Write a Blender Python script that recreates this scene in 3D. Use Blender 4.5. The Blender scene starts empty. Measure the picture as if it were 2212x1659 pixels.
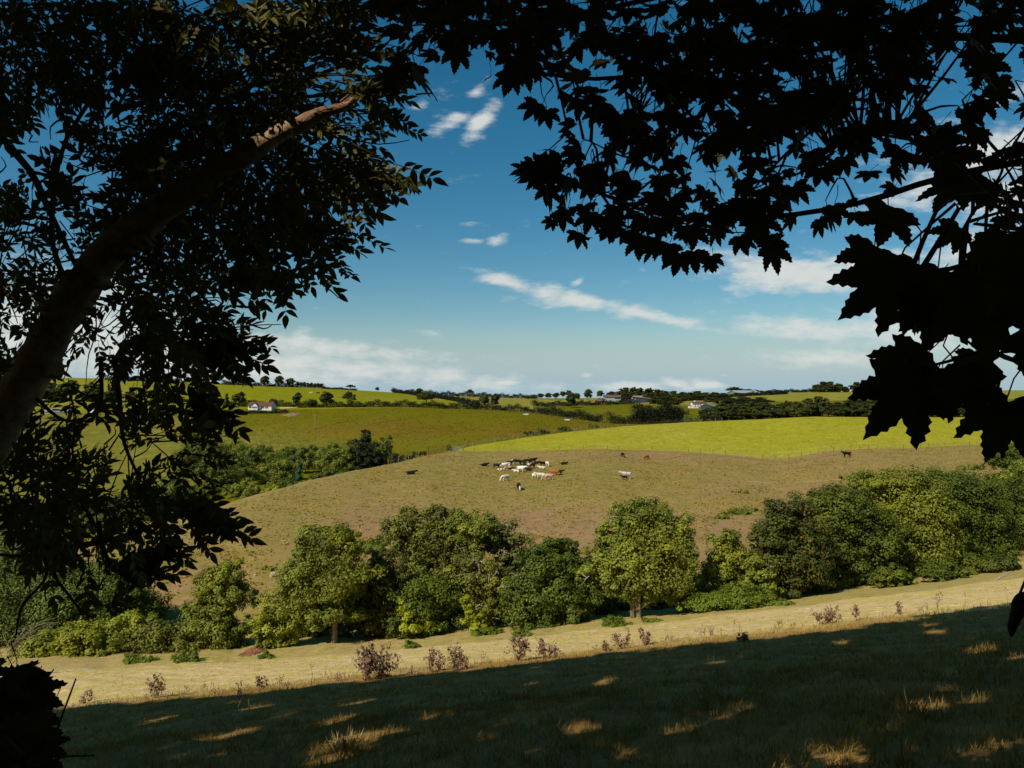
import bpy, math
import numpy as np
from mathutils import Vector, geometry
R = np.random.default_rng(11)
F, CX, CY = 1536.1, 1106.0, 829.5          # focal length and centre of the view, in the units the layout was measured in
SC = bpy.context.scene
COL = SC.collection
rad = math.radians

# ------------------------------------------------------------------ basics
def P(px, py, d):
    return np.array([(px - CX) / F * d, d, -(py - CY) / F * d])

def nrm(a):
    a = np.asarray(a, float)
    return a / np.maximum(np.linalg.norm(a, axis=-1, keepdims=True), 1e-9)

def smooth(a, b, x):
    t = np.clip((np.asarray(x, float) - a) / (b - a), 0, 1)
    return t * t * (3 - 2 * t)

def build(name, V, faces, mat, parent=None, smooth_shade=False, attrs=None):
    """one mesh object from a vertex array and a list of face arrays (each m x n)."""
    V = np.asarray(V, np.float32)
    if not isinstance(faces, (list, tuple)):
        faces = [faces]
    faces = [np.asarray(f, np.int32) for f in faces if len(f)]
    me = bpy.data.meshes.new(name)
    me.vertices.add(len(V))
    me.vertices.foreach_set('co', V.ravel())
    nl = sum(f.size for f in faces)
    npoly = sum(len(f) for f in faces)
    me.loops.add(nl)
    me.loops.foreach_set('vertex_index', np.concatenate([f.ravel() for f in faces]))
    me.polygons.add(npoly)
    tot = np.concatenate([np.full(len(f), f.shape[1], np.int32) for f in faces])
    st = np.concatenate([[0], np.cumsum(tot)[:-1]]).astype(np.int32)
    me.polygons.foreach_set('loop_start', st)
    me.polygons.foreach_set('loop_total', tot)
    me.polygons.foreach_set('use_smooth', np.full(npoly, smooth_shade, bool))
    me.update(calc_edges=True)
    me.validate()
    if attrs:
        for k, v in attrs.items():
            a = me.attributes.new(k, 'FLOAT', 'POINT')
            a.data.foreach_set('value', np.asarray(v, np.float32))
    if mat is not None:
        me.materials.append(mat)
    o = bpy.data.objects.new(name, me)
    COL.objects.link(o)
    if parent is not None:
        o.parent = parent
    return o

class Geo:
    """collects pieces of one mesh"""
    def __init__(self):
        self.V, self.F, self.n = [], {}, 0
    def add(self, V, faces):
        V = np.asarray(V, float).reshape(-1, 3)
        if not isinstance(faces, list):
            faces = [faces]
        for f in faces:
            f = np.asarray(f, int)
            if f.ndim == 1:
                f = f[None]
            self.F.setdefault(f.shape[1], []).append(f + self.n)
        self.V.append(V)
        self.n += len(V)
    def box(self, lo, hi):
        (x0, y0, z0), (x1, y1, z1) = lo, hi
        v = [(x0, y0, z0), (x1, y0, z0), (x1, y1, z0), (x0, y1, z0), (x0, y0, z1), (x1, y0, z1), (x1, y1, z1), (x0, y1, z1)]
        self.add(v, [np.array([(0, 3, 2, 1), (4, 5, 6, 7), (0, 1, 5, 4), (1, 2, 6, 5), (2, 3, 7, 6), (3, 0, 4, 7)])])
    def tube(self, pts, rr, sides=6, wob=0.0, cap=True):
        pts = np.asarray(pts, float)
        rr = np.broadcast_to(np.asarray(rr, float), (len(pts),))
        t = nrm(np.gradient(pts, axis=0))
        a = np.zeros_like(t)
        p = np.cross(t[0], [1., 0, 0] if abs(t[0][2]) > .9 else [0, 0, 1.])
        for i in range(len(t)):                                        # carry the frame along, so the tube never twists
            p = p - t[i] * (p @ t[i]); p = p / max(np.linalg.norm(p), 1e-9); a[i] = p
        b = np.cross(t, a)
        ang = np.linspace(0, 2 * np.pi, sides, endpoint=False)
        r = rr[:, None] * (1 + wob * R.normal(size=(len(pts), sides)))
        V = pts[:, None] + r[..., None] * (np.cos(ang)[None, :, None] * a[:, None] + np.sin(ang)[None, :, None] * b[:, None])
        n, m = len(pts), sides
        i = np.arange(n - 1)[:, None] * m + np.arange(m)
        j = np.arange(n - 1)[:, None] * m + (np.arange(m) + 1) % m
        q = np.stack([i, j, j + m, i + m], -1).reshape(-1, 4)
        fs = [q]
        V = V.reshape(-1, 3)
        if cap:
            V = np.vstack([V, pts[-1] + t[-1] * rr[-1] * .6])
            k = (n - 1) * m
            fs.append(np.array([(k + s, k + (s + 1) % m, n * m) for s in range(m)]))
        self.add(V, fs)
    def make(self, name, mat, parent=None, smooth_shade=False):
        return build(name, np.vstack(self.V), [np.vstack(f) for f in self.F.values()], mat, parent, smooth_shade)

def curve(pts, n):
    """smooth resample of a polyline (Catmull-Rom)"""
    p = np.asarray(pts, float)
    if len(p) < 3:
        t = np.linspace(0, 1, n)[:, None]
        return p[0] + (p[-1] - p[0]) * t
    e = np.vstack([2 * p[0] - p[1], p, 2 * p[-1] - p[-2]])
    out = []
    for s in np.linspace(0, len(p) - 1 - 1e-6, n):
        i = int(s); t = s - i
        a, b, c, d = e[i], e[i + 1], e[i + 2], e[i + 3]
        out.append(.5 * (2 * b + (c - a) * t + (2 * a - 5 * b + 4 * c - d) * t * t + (3 * b - a - 3 * c + d) * t ** 3))
    return np.array(out)

def tag(o, label=None, cat=None, group=None, kind=None):
    if label: o['label'] = label
    if cat: o['category'] = cat
    if group: o['group'] = group
    if kind: o['kind'] = kind
    return o

def thing(name, loc, label, cat, group=None, rotz=0.0):
    o = bpy.data.objects.new(name, None)
    o.empty_display_size = .2
    COL.objects.link(o)
    o.location = [float(c) for c in loc]
    o.rotation_euler = (0, 0, rotz)
    return tag(o, label, cat, group)

def copy_tree(o, parent=None):
    c = o.copy()
    COL.objects.link(c)
    c.parent = parent
    for ch in list(o.children):
        copy_tree(ch, c)
    return c

# ------------------------------------------------------------------ materials
def lin(r, g, b):
    f = lambda c: max(c, 0) and (c / 255 / 12.92) if c / 255 <= .04045 else ((c / 255 + .055) / 1.055) ** 2.4
    return (f(r), f(g), f(b))

def new_mat(name):
    m = bpy.data.materials.new(name)
    m.use_nodes = True
    nt = m.node_tree
    for n in list(nt.nodes):
        nt.nodes.remove(n)
    out = nt.nodes.new('ShaderNodeOutputMaterial')
    return m, nt, out

def node(nt, t, **kw):
    n = nt.nodes.new(t)
    for k, v in kw.items():
        if k in n.inputs and not hasattr(n, k):
            n.inputs[k].default_value = v
        else:
            setattr(n, k, v)
    return n

def ramp(nt, fac, stops):
    n = nt.nodes.new('ShaderNodeValToRGB')
    els = n.color_ramp.elements
    while len(els) < len(stops):
        els.new(.5)
    for e, (p, c) in zip(els, stops):
        e.position = p
        e.color = (*c, 1)
    if fac is not None:
        nt.links.new(fac, n.inputs[0])
    return n.outputs[0]

def mixc(nt, fac, a, b, blend='MIX'):
    n = nt.nodes.new('ShaderNodeMix')
    n.data_type = 'RGBA'
    n.blend_type = blend
    for i, v in ((0, fac), (6, a), (7, b)):
        if isinstance(v, (int, float)):
            n.inputs[i].default_value = v
        elif isinstance(v, tuple):
            n.inputs[i].default_value = (*v, 1)
        else:
            nt.links.new(v, n.inputs[i])
    return n.outputs[2]

def noise(nt, vec, scale, detail=4, rough=.6):
    n = nt.nodes.new('ShaderNodeTexNoise')
    n.inputs['Scale'].default_value = scale
    n.inputs['Detail'].default_value = detail
    n.inputs['Roughness'].default_value = rough
    if vec is not None:
        nt.links.new(vec, n.inputs['Vector'])
    return n.outputs['Fac']

def maprange(nt, v, a, b, c=0., d=1.):
    n = nt.nodes.new('ShaderNodeMapRange')
    n.interpolation_type = 'SMOOTHSTEP'
    nt.links.new(v, n.inputs['Value'])
    for k, x in (('From Min', a), ('From Max', b), ('To Min', c), ('To Max', d)):
        n.inputs[k].default_value = x
    return n.outputs['Result']

def leaf_mat(name, dark, light, trans=.25, nscale=.5, rough=.55, spec=.25, odd=None, oddamt=.05):
    m, nt, out = new_mat(name)
    g = nt.nodes.new('ShaderNodeNewGeometry')
    isl = g.outputs['Random Per Island']
    nz = noise(nt, g.outputs['Position'], nscale, 3)
    a = nt.nodes.new('ShaderNodeMath'); a.operation = 'MULTIPLY_ADD'
    nt.links.new(isl, a.inputs[0]); a.inputs[1].default_value = .42
    nt.links.new(maprange(nt, nz, .3, .7, 0, .58), a.inputs[2])
    c = ramp(nt, a.outputs[0], [(0, dark), (1, light)])
    if nscale <= .6:                                                   # boughs of yellower and of duller leaf within one crown
        c = mixc(nt, maprange(nt, noise(nt, g.outputs['Position'], nscale * .42, 3), .48, .66, 0, .8), c, mixc(nt, 1., c, (1.35, 1.2, .8), 'MULTIPLY'))
        o2 = nt.nodes.new('ShaderNodeVectorMath'); o2.operation = 'ADD'; o2.inputs[1].default_value = (51., 17., 83.); nt.links.new(g.outputs['Position'], o2.inputs[0])
        c = mixc(nt, maprange(nt, noise(nt, o2.outputs[0], nscale * .6, 3), .5, .68, 0, .75), c, mixc(nt, 1., c, (.66, .70, .72), 'MULTIPLY'))
    if odd:
        w = nt.nodes.new('ShaderNodeTexWhiteNoise'); w.noise_dimensions = '1D'
        nt.links.new(isl, w.inputs['W'])
        c = mixc(nt, maprange(nt, w.outputs[0], 1 - oddamt - .01, 1 - oddamt), c, odd)
    p = nt.nodes.new('ShaderNodeBsdfPrincipled')
    nt.links.new(c, p.inputs['Base Color'])
    p.inputs['Roughness'].default_value = rough
    p.inputs['Specular IOR Level'].default_value = spec
    t = nt.nodes.new('ShaderNodeBsdfTranslucent')
    nt.links.new(mixc(nt, 1., c, (1.0, 1.0, .45), 'MULTIPLY'), t.inputs['Color'])
    mx = nt.nodes.new('ShaderNodeMixShader'); mx.inputs[0].default_value = trans
    nt.links.new(p.outputs[0], mx.inputs[1]); nt.links.new(t.outputs[0], mx.inputs[2])
    nt.links.new(mx.outputs[0], out.inputs['Surface'])
    return m

def bark_mat(name, a, b, scale=9., bump=.6, patch=None):
    m, nt, out = new_mat(name)
    tc = nt.nodes.new('ShaderNodeTexCoord')
    n1 = noise(nt, tc.outputs['Object'], scale, 7, .7)
    c = ramp(nt, n1, [(.3, a), (.7, b)])
    if patch:
        c = mixc(nt, maprange(nt, noise(nt, tc.outputs['Object'], scale * .35, 4), .52, .66), c, patch)
    p = nt.nodes.new('ShaderNodeBsdfPrincipled')
    nt.links.new(c, p.inputs['Base Color']); p.inputs['Roughness'].default_value = .9
    p.inputs['Specular IOR Level'].default_value = .2
    bp = nt.nodes.new('ShaderNodeBump'); bp.inputs['Strength'].default_value = bump; bp.inputs['Distance'].default_value = .03
    nt.links.new(n1, bp.inputs['Height']); nt.links.new(bp.outputs[0], p.inputs['Normal'])
    nt.links.new(p.outputs[0], out.inputs['Surface'])
    return m

def plain_mat(name, a, b=None, scale=3., rough=.8, spec=.3, stretch=None, metal=0.):
    m, nt, out = new_mat(name)
    tc = nt.nodes.new('ShaderNodeTexCoord')
    v = tc.outputs['Object']
    if stretch:
        mp = nt.nodes.new('ShaderNodeMapping'); mp.inputs['Scale'].default_value = stretch
        nt.links.new(v, mp.inputs['Vector']); v = mp.outputs[0]
    b = b or tuple(x * .75 for x in a)
    c = ramp(nt, noise(nt, v, scale, 5), [(.3, b), (.65, a)])
    p = nt.nodes.new('ShaderNodeBsdfPrincipled')
    nt.links.new(c, p.inputs['Base Color'])
    p.inputs['Roughness'].default_value = rough
    p.inputs['Specular IOR Level'].default_value = spec
    p.inputs['Metallic'].default_value = metal
    nt.links.new(p.outputs[0], out.inputs['Surface'])
    return m

def field_mat(name, base, worn, fresh, fine=1.6, mid=.25, big=.03, bump=.25, clump=0.0, fade=None, rows=False):
    """grass seen as turf: base colour, worn (dry, trodden) patches, fresh green patches; attribute 'wear' steers the large patches"""
    m, nt, out = new_mat(name)
    g = nt.nodes.new('ShaderNodeNewGeometry')
    pos = g.outputs['Position']
    at = nt.nodes.new('ShaderNodeAttribute'); at.attribute_name = 'wear'
    nb = noise(nt, pos, big, 5, .6); nm = noise(nt, pos, mid, 6, .65); nf = noise(nt, pos, fine, 8, .75)
    def add(a, b, k):
        x = nt.nodes.new('ShaderNodeMath'); x.operation = 'MULTIPLY_ADD'
        nt.links.new(b, x.inputs[0]); x.inputs[1].default_value = k
        nt.links.new(a, x.inputs[2]); return x.outputs[0]
    off = nt.nodes.new('ShaderNodeVectorMath'); off.operation = 'ADD'; off.inputs[1].default_value = (37., 91., 13.)
    nt.links.new(pos, off.inputs[0])
    nm2 = noise(nt, off.outputs[0], mid * 1.7, 6, .65); nf2 = noise(nt, off.outputs[0], fine * .7, 8, .75)
    half = nt.nodes.new('ShaderNodeValue'); half.outputs[0].default_value = 1.0
    w = add(add(add(at.outputs['Fac'], nb, 2.2), nm, 1.6), nf, 1.3)
    w = add(w, half.outputs[0], -2.2)                                  # about .35 + wear
    c = mixc(nt, maprange(nt, w, .15, 1.0), base, worn)
    fz = add(add(nm2, nf2, 1.1), at.outputs['Fac'], -.22)              # about 1.05
    c = mixc(nt, maprange(nt, fz, 1.0, 1.28, 0, .85), c, fresh)
    c = mixc(nt, maprange(nt, nf2, .32, .48, .6, 0), c, tuple(x * .36 for x in base))
    c = mixc(nt, maprange(nt, nf, .53, .66, 0, .5), c, tuple(min(1, x * 1.6) for x in worn))
    if fade:                                                        # a second grass colour, or painted shade on the hillside, by attribute
        a2 = nt.nodes.new('ShaderNodeAttribute'); a2.attribute_name = 'kind_or_shade'
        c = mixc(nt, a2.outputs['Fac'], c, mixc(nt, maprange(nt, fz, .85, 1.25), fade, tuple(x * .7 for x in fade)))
    p = nt.nodes.new('ShaderNodeBsdfPrincipled')
    nt.links.new(c, p.inputs['Base Color']); p.inputs['Roughness'].default_value = .95
    p.inputs['Specular IOR Level'].default_value = .02
    bp = nt.nodes.new('ShaderNodeBump'); bp.inputs['Strength'].default_value = bump; bp.inputs['Distance'].default_value = .25
    nt.links.new(fz, bp.inputs['Height']); nt.links.new(bp.outputs[0], p.inputs['Normal'])
    nt.links.new(p.outputs[0], out.inputs['Surface'])
    return m
# ------------------------------------------------------------------ terrain
def wob(x, y, s, ph=0.):
    return (np.sin(x * s + 1.3 + ph) * np.cos(y * s * .83 + .4 - ph) + .5 * np.sin(x * s * 2.1 - y * s * 1.7 + ph) + .35 * np.sin(x * s * 3.9 + y * s * 4.3 + 2 * ph)) / 1.85

def fz(x, y):
    """the steep near hillside"""
    x = np.asarray(x, float); y = np.asarray(y, float)
    t = smooth(28, 60, y)
    xl = np.clip(-x, 0, 60) / 39; xr = np.clip(x, 0, 60) / 43
    z = -2 - .325 * y + .108 * x + t * (1.6 * xl ** 2 + .5 * xr ** 2)
    z = z + .10 * wob(x, y, .55) * smooth(4, 12, y) + .035 * wob(x, y, 2.3, 1.) * smooth(5, 10, y)
    return z

def pchip(xk, yk, x):
    xk = np.asarray(xk, float); yk = np.asarray(yk, float)
    h = np.diff(xk); s = np.diff(yk) / h
    m = np.zeros(len(xk)); m[0], m[-1] = s[0], s[-1]
    for i in range(1, len(xk) - 1):
        if s[i - 1] * s[i] > 0:
            w1, w2 = 2 * h[i] + h[i - 1], h[i] + 2 * h[i - 1]
            m[i] = (w1 + w2) / (w1 / s[i - 1] + w2 / s[i])
    x = np.clip(x, xk[0], xk[-1])
    i = np.clip(np.searchsorted(xk, x) - 1, 0, len(h) - 1)
    t = (x - xk[i]) / h[i]
    return (yk[i] * (2 * t ** 3 - 3 * t ** 2 + 1) + m[i] * h[i] * (t ** 3 - 2 * t ** 2 + t) + yk[i + 1] * (-2 * t ** 3 + 3 * t ** 2) + m[i + 1] * h[i] * (t ** 3 - t ** 2))

# each row: (px, distance, py) -- the lines along which the fields meet
ROW4 = [(-1044, 84, 1560), (-300, 86, 1370), (0, 90, 1262), (250, 100, 1165), (380, 109, 1126), (483, 119, 1096), (564, 128, 1072), (654, 142, 1047), (752, 160, 1023), (849, 180, 1002), (922, 196, 985), (985, 212, 974), (1134, 215, 975), (1296, 215, 970), (1404, 218, 972), (1512, 212, 978), (1620, 204, 986), (1669, 200, 992), (1720, 200, 987), (1801, 208, 975), (1961, 220, 967), (2095, 230, 961), (2212, 238, 956), (2600, 250, 940), (3256, 250, 930)]
ROW5 = [(-1044, 150, 1600), (0, 150, 1275), (250, 150, 1180), (500, 160, 1110), (750, 195, 1045), (900, 215, 1010), (985, 217, 974), (1010, 223, 966), (1080, 238, 954), (1134, 250, 945), (1250, 268, 931), (1404, 285, 917), (1620, 300, 907), (1782, 305, 900), (1998, 305, 902), (2212, 305, 900), (3256, 305, 900)]
ROW6 = [(-1044, 235, 1090), (0, 230, 1083), (250, 232, 1067), (500, 236, 1032), (750, 240, 1015), (900, 250, 998), (985, 258, 987), (1134, 290, 946), (1250, 312, 937), (1404, 330, 930), (1620, 350, 918), (2212, 350, 917), (3256, 350, 917)]
ROW7 = [(-1044, 430, 893), (0, 430, 893), (250, 430, 890), (500, 430, 884), (640, 430, 884), (864, 430, 880), (967, 430, 883), (1098, 430, 888), (1188, 430, 897), (1251, 430, 905), (1345, 425, 916), (1500, 420, 912), (1620, 420, 905), (2212, 430, 900), (3256, 430, 900)]
ROW8 = [(-1044, 520, 860), (0, 520, 862), (500, 520, 858), (864, 520, 862), (1000, 520, 867), (1190, 520, 878), (1370, 520, 874), (1500, 520, 874), (1650, 520, 868), (1900, 520, 864), (2212, 520, 862), (3256, 520, 862)]
ROW9 = [(-1044, 680, 800), (100, 680, 815), (300, 680, 820), (500, 680, 829), (680, 680, 837), (850, 680, 848), (1000, 680, 856), (1200, 680, 861), (1400, 680, 858), (1560, 680, 852), (1750, 680, 847), (1950, 680, 845), (2212, 680, 843), (3256, 680, 840)]

PXC = np.unique(np.concatenate([np.linspace(-1044, 3256, 260), [985.0, 1160.0]]))
U = (PXC - CX) / F
def rowz(row):
    a = np.array(row, float)
    d = pchip(a[:, 0], a[:, 1], PXC); py = pchip(a[:, 0], a[:, 2], PXC)
    return d, -(py - CY) / F * d
d0 = np.full(len(PXC), 60.); z0 = fz(U * 60, d0)
d1 = np.full(len(PXC), 76.); z1 = z0 - 2.6
d4, z4 = rowz(ROW4); d5, z5 = rowz(ROW5); d6, z6 = rowz(ROW6); d7, z7 = rowz(ROW7); d8, z8 = rowz(ROW8); d9, z9 = rowz(ROW9)
d2 = d1 + .32 * (d4 - d1); z2 = z1 + .52 * (z4 - z1)
d3 = d1 + .66 * (d4 - d1); z3 = z1 + .87 * (z4 - z1)
d10 = np.full(len(PXC), 950.); z10 = z9 - 9
d11 = np.full(len(PXC), 6000.); z11 = np.full(len(PXC), -160.)
KD = np.stack([d0, d1, d2, d3, d4, d5, d6, d7, d8, d9, d10, d11]); KZ = np.stack([z0, z1, z2, z3, z4, z5, z6, z7, z8, z9, z10, z11])
SUB = [8, 12, 14, 16, 14, 14, 24, 12, 16, 6, 10]
TS, SEG = [], []
for i, n in enumerate(SUB):
    for k in range(n):
        TS.append(i + k / n)
TS.append(len(SUB) * 1.0)
TS = np.array(TS)
GD = np.zeros((len(TS), len(PXC))); GZ = np.zeros_like(GD)
for j in range(len(PXC)):
    for k, t in enumerate(TS):
        i = min(int(t), len(SUB) - 1)
        GD[k, j] = KD[i, j] + (KD[i + 1, j] - KD[i, j]) * (t - i)
    GZ[:, j] = pchip(KD[:, j], KZ[:, j], GD[:, j])
GX = GD * U
amp = .35 * smooth(70, 110, GD) * (1 - smooth(700, 900, GD))
und = amp * wob(GX, GD, .07) + .12 * smooth(66, 90, GD) * (1 - smooth(330, 430, GD)) * wob(GX, GD, .31, 2.)
GZ = GZ + und * .6

def gz(x, y):
    if y <= 60:
        return float(fz(x, y))
    u = x / y
    j = int(np.clip(np.searchsorted(U, u) - 1, 0, len(U) - 2))
    t = (u - U[j]) / (U[j + 1] - U[j])
    a = np.interp(y, GD[:, j], GZ[:, j]); b = np.interp(y, GD[:, j + 1], GZ[:, j + 1])
    return float(a + (b - a) * np.clip(t, 0, 1))

def ground(px, d):
    x = (px - CX) / F * d
    return np.array([x, d, gz(x, d)])

def hit(px, py, lo=5., hi=800.):
    """where the sight line through (px, py) meets the ground, searched from distance lo on"""
    u = (px - CX) / F; s = -(py - CY) / F
    prev = None
    for d in np.geomspace(lo, hi, 900):
        g = gz(u * d, d)
        if g >= s * d:
            return np.array([u * d, d, g])
    return np.array([u * hi, hi, gz(u * hi, hi)])

def patch(name, k0, k1, j0, j1, mat, wear=None, kind_or_shade=None):
    D, X, Z = GD[k0:k1 + 1, j0:j1 + 1], GX[k0:k1 + 1, j0:j1 + 1], GZ[k0:k1 + 1, j0:j1 + 1]
    n, m = D.shape
    V = np.stack([X, D, Z], -1).reshape(-1, 3)
    i = (np.arange(n - 1)[:, None] * m + np.arange(m - 1)).ravel()
    q = np.stack([i, i + 1, i + m + 1, i + m], -1)
    px = X / D * F + CX; py = CY - Z / D * F
    at = {'wear': (wear(px, py, D) if wear else np.zeros_like(D)).ravel(), 'kind_or_shade': (kind_or_shade(px, py, D) if kind_or_shade else np.zeros_like(D)).ravel()}
    return tag(build(name, V, q, mat, smooth_shade=True, attrs=at), kind='structure')

def row_of(i): return int(sum(SUB[:i]))
def gs(px, py, cx, cy, rx, ry): return np.exp(-((px - cx) / rx) ** 2 - ((py - cy) / ry) ** 2)

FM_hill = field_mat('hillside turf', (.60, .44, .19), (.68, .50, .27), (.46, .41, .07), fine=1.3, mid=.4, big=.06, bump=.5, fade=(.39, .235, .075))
FM_cow = field_mat('grazed turf', (.27, .20, .066), (.275, .175, .088), (.19, .168, .028), fine=.55, mid=.16, big=.03, bump=.3)
FM_lush = field_mat('lush turf', (.30, .285, .018), (.33, .29, .035), (.21, .235, .014), fine=.4, mid=.09, big=.02, bump=.2)
FM_mead = field_mat('meadow turf', (.128, .120, .003), (.145, .102, .010), (.11, .112, .005), fine=.3, mid=.09, big=.015, bump=.25, fade=(.20, .185, .03))
FM_up = field_mat('upper turf', (.19, .198, .004), (.22, .19, .02), (.15, .175, .003), fine=.2, mid=.06, big=.01, bump=.15, fade=(.26, .24, .035))
FM_farm = field_mat('farm turf', (.112, .115, .003), (.15, .122, .012), (.09, .102, .003), fine=.22, mid=.07, big=.012, bump=.2)
FM_far = field_mat('far turf', (.20, .165, .05), (.27, .19, .085), (.17, .165, .02), fine=.3, mid=.05, big=.008, bump=.1, fade=(.23, .2, .03))
JS = int(np.where(PXC == 985.0)[0][0]); JF = int(np.where(PXC == 1160.0)[0][0]); JE = len(PXC) - 1

# near hillside: a finer square grid, meeting the fan-shaped fields at y = 60
xs = np.concatenate([np.linspace(-86, -34, 40)[:-1], np.linspace(-34, 34, 260), np.linspace(34, 86, 40)[1:]])
ys = np.concatenate([np.linspace(-45, 4, 30)[:-1], np.linspace(4, 36, 200), np.linspace(36, 60, 60)[1:]])
HX, HY = np.meshgrid(xs, ys)
HZ = fz(HX, HY)
i = (np.arange(len(ys) - 1)[:, None] * len(xs) + np.arange(len(xs) - 1)).ravel()
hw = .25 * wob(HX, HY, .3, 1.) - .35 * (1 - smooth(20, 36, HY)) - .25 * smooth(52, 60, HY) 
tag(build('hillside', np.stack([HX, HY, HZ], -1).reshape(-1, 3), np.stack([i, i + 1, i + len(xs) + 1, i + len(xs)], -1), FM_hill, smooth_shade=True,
          attrs={'wear': hw.ravel(), 'kind_or_shade': (1 - smooth(29, 35, HY + .8 * wob(HX, HY, .4))).ravel()}), kind='structure')  # paints shade into the turf: darker brown out to the shadow edge
FM_bank = field_mat('leaf litter and weeds', (.40, .31, .10), (.42, .30, .14), (.24, .25, .03), fine=1.2, mid=.4, big=.06, bump=.5)
patch('stream_bank', 0, row_of(1), 0, JE, FM_bank)
patch('cattle_pasture', row_of(1), row_of(4), 0, JE, FM_cow,
      wear=lambda px, py, d: -.15 + .75 * gs(px, py, 1350, 1150, 420, 60) + .5 * gs(px, py, 1500, 985, 500, 14) + .55 * gs(px, py, 430, 1260, 150, 80) + .35 * gs(px, py, 1800, 1060, 260, 50) - .45 * gs(px, py, 1150, 1040, 330, 45) + .5 * gs(px, py, 800, 1140, 90, 40) + .4 * gs(px, py, 700, 1050, 400, 14))
patch('lush_field', row_of(4), row_of(5), JS, JE, FM_lush, wear=lambda px, py, d: .05 + .3 * gs(px, py, 1500, 960, 700, 14) - .2 * gs(px, py, 1100, 962, 120, 16))
patch('valley_side', row_of(4), row_of(5), 0, JS, FM_cow)
patch('meadow_hillside', row_of(5), row_of(7), 0, JE, FM_mead,
      wear=lambda px, py, d: -.25 + 0.9 * gs(px, py, 1020, 928, 300, 22) + .4 * gs(px, py, 760, 930, 220, 20),
      kind_or_shade=lambda px, py, d: np.clip(.95 * gs(px, py, 540, 965, 150, 40) + .9 * smooth(470, 400, px) + .35 * gs(px, py, 760, 962, 250, 18), 0, 1))
patch('upper_field', row_of(7), row_of(8), 0, JF, FM_up, kind_or_shade=lambda px, py, d: smooth(980, 1060, px) + smooth(350, 250, px) * .5)
patch('farm_field', row_of(7), row_of(8), JF, JE, FM_farm)
patch('ridge_field', row_of(8), row_of(9), 0, JE, FM_up, kind_or_shade=lambda px, py, d: np.clip(smooth(905, 945, px + (d - 520) * -.25) + smooth(350, 250, px) * .5, 0, 1))
patch('distant_land', row_of(9), len(TS) - 1, 0, JE, FM_far)
# ------------------------------------------------------------------ light, sky, camera
SUN_EL, SUN_AZ = 44.0, 48.0            # the sun stands behind the viewer, 48 degrees to the left
sd = np.array([-math.sin(rad(SUN_AZ)) * math.cos(rad(SUN_EL)), -math.cos(rad(SUN_AZ)) * math.cos(rad(SUN_EL)), math.sin(rad(SUN_EL))])
sun = bpy.data.lights.new('sun', 'SUN'); sun.energy = 4.8; sun.angle = rad(.5); sun.color = (1.0, .91, .76)
so = bpy.data.objects.new('sun', sun); COL.objects.link(so)
so.rotation_euler = Vector(sd).to_track_quat('Z', 'Y').to_euler()

W = bpy.data.worlds.new('World'); SC.world = W; W.use_nodes = True
nt = W.node_tree
for n in list(nt.nodes): nt.nodes.remove(n)
wout = nt.nodes.new('ShaderNodeOutputWorld')
sky = nt.nodes.new('ShaderNodeTexSky'); sky.sky_type = 'NISHITA'; sky.sun_disc = False
sky.sun_elevation = rad(SUN_EL)
sky.sun_rotation = math.atan2(sd[0], sd[1])
sky.air_density = 1.0; sky.dust_density = .35; sky.ozone_density = 3.0; sky.altitude = 100
SKY_SAT, SKY_STR = 1.37, .077
hs = nt.nodes.new('ShaderNodeHueSaturation'); hs.inputs['Saturation'].default_value = SKY_SAT; hs.inputs['Hue'].default_value = .482
nt.links.new(sky.outputs[0], hs.inputs['Color'])
bg = nt.nodes.new('ShaderNodeBackground'); bg.inputs['Strength'].default_value = SKY_STR
nt.links.new(hs.outputs[0], bg.inputs['Color'])
tc = nt.nodes.new('ShaderNodeTexCoord')
sx = nt.nodes.new('ShaderNodeSeparateXYZ'); nt.links.new(tc.outputs['Generated'], sx.inputs[0])
def M(op, a, b=None, c=None):
    n = nt.nodes.new('ShaderNodeMath'); n.operation = op
    for i, v in enumerate((a, b, c)):
        if v is None: continue
        if isinstance(v, (int, float)): n.inputs[i].default_value = v
        else: nt.links.new(v, n.inputs[i])
    return n.outputs[0]
yy = M('MAXIMUM', sx.outputs['Y'], .05)
uu = M('MULTIPLY_ADD', M('DIVIDE', sx.outputs['X'], yy), F / 100, CX / 100)       # a tangent-plane chart of the northern sky, units of 100
vv = M('MULTIPLY_ADD', M('DIVIDE', sx.outputs['Z'], yy), -F / 100, CY / 100)
cb = nt.nodes.new('ShaderNodeCombineXYZ'); nt.links.new(uu, cb.inputs[0]); nt.links.new(vv, cb.inputs[1])
chart = cb.outputs[0]
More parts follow.
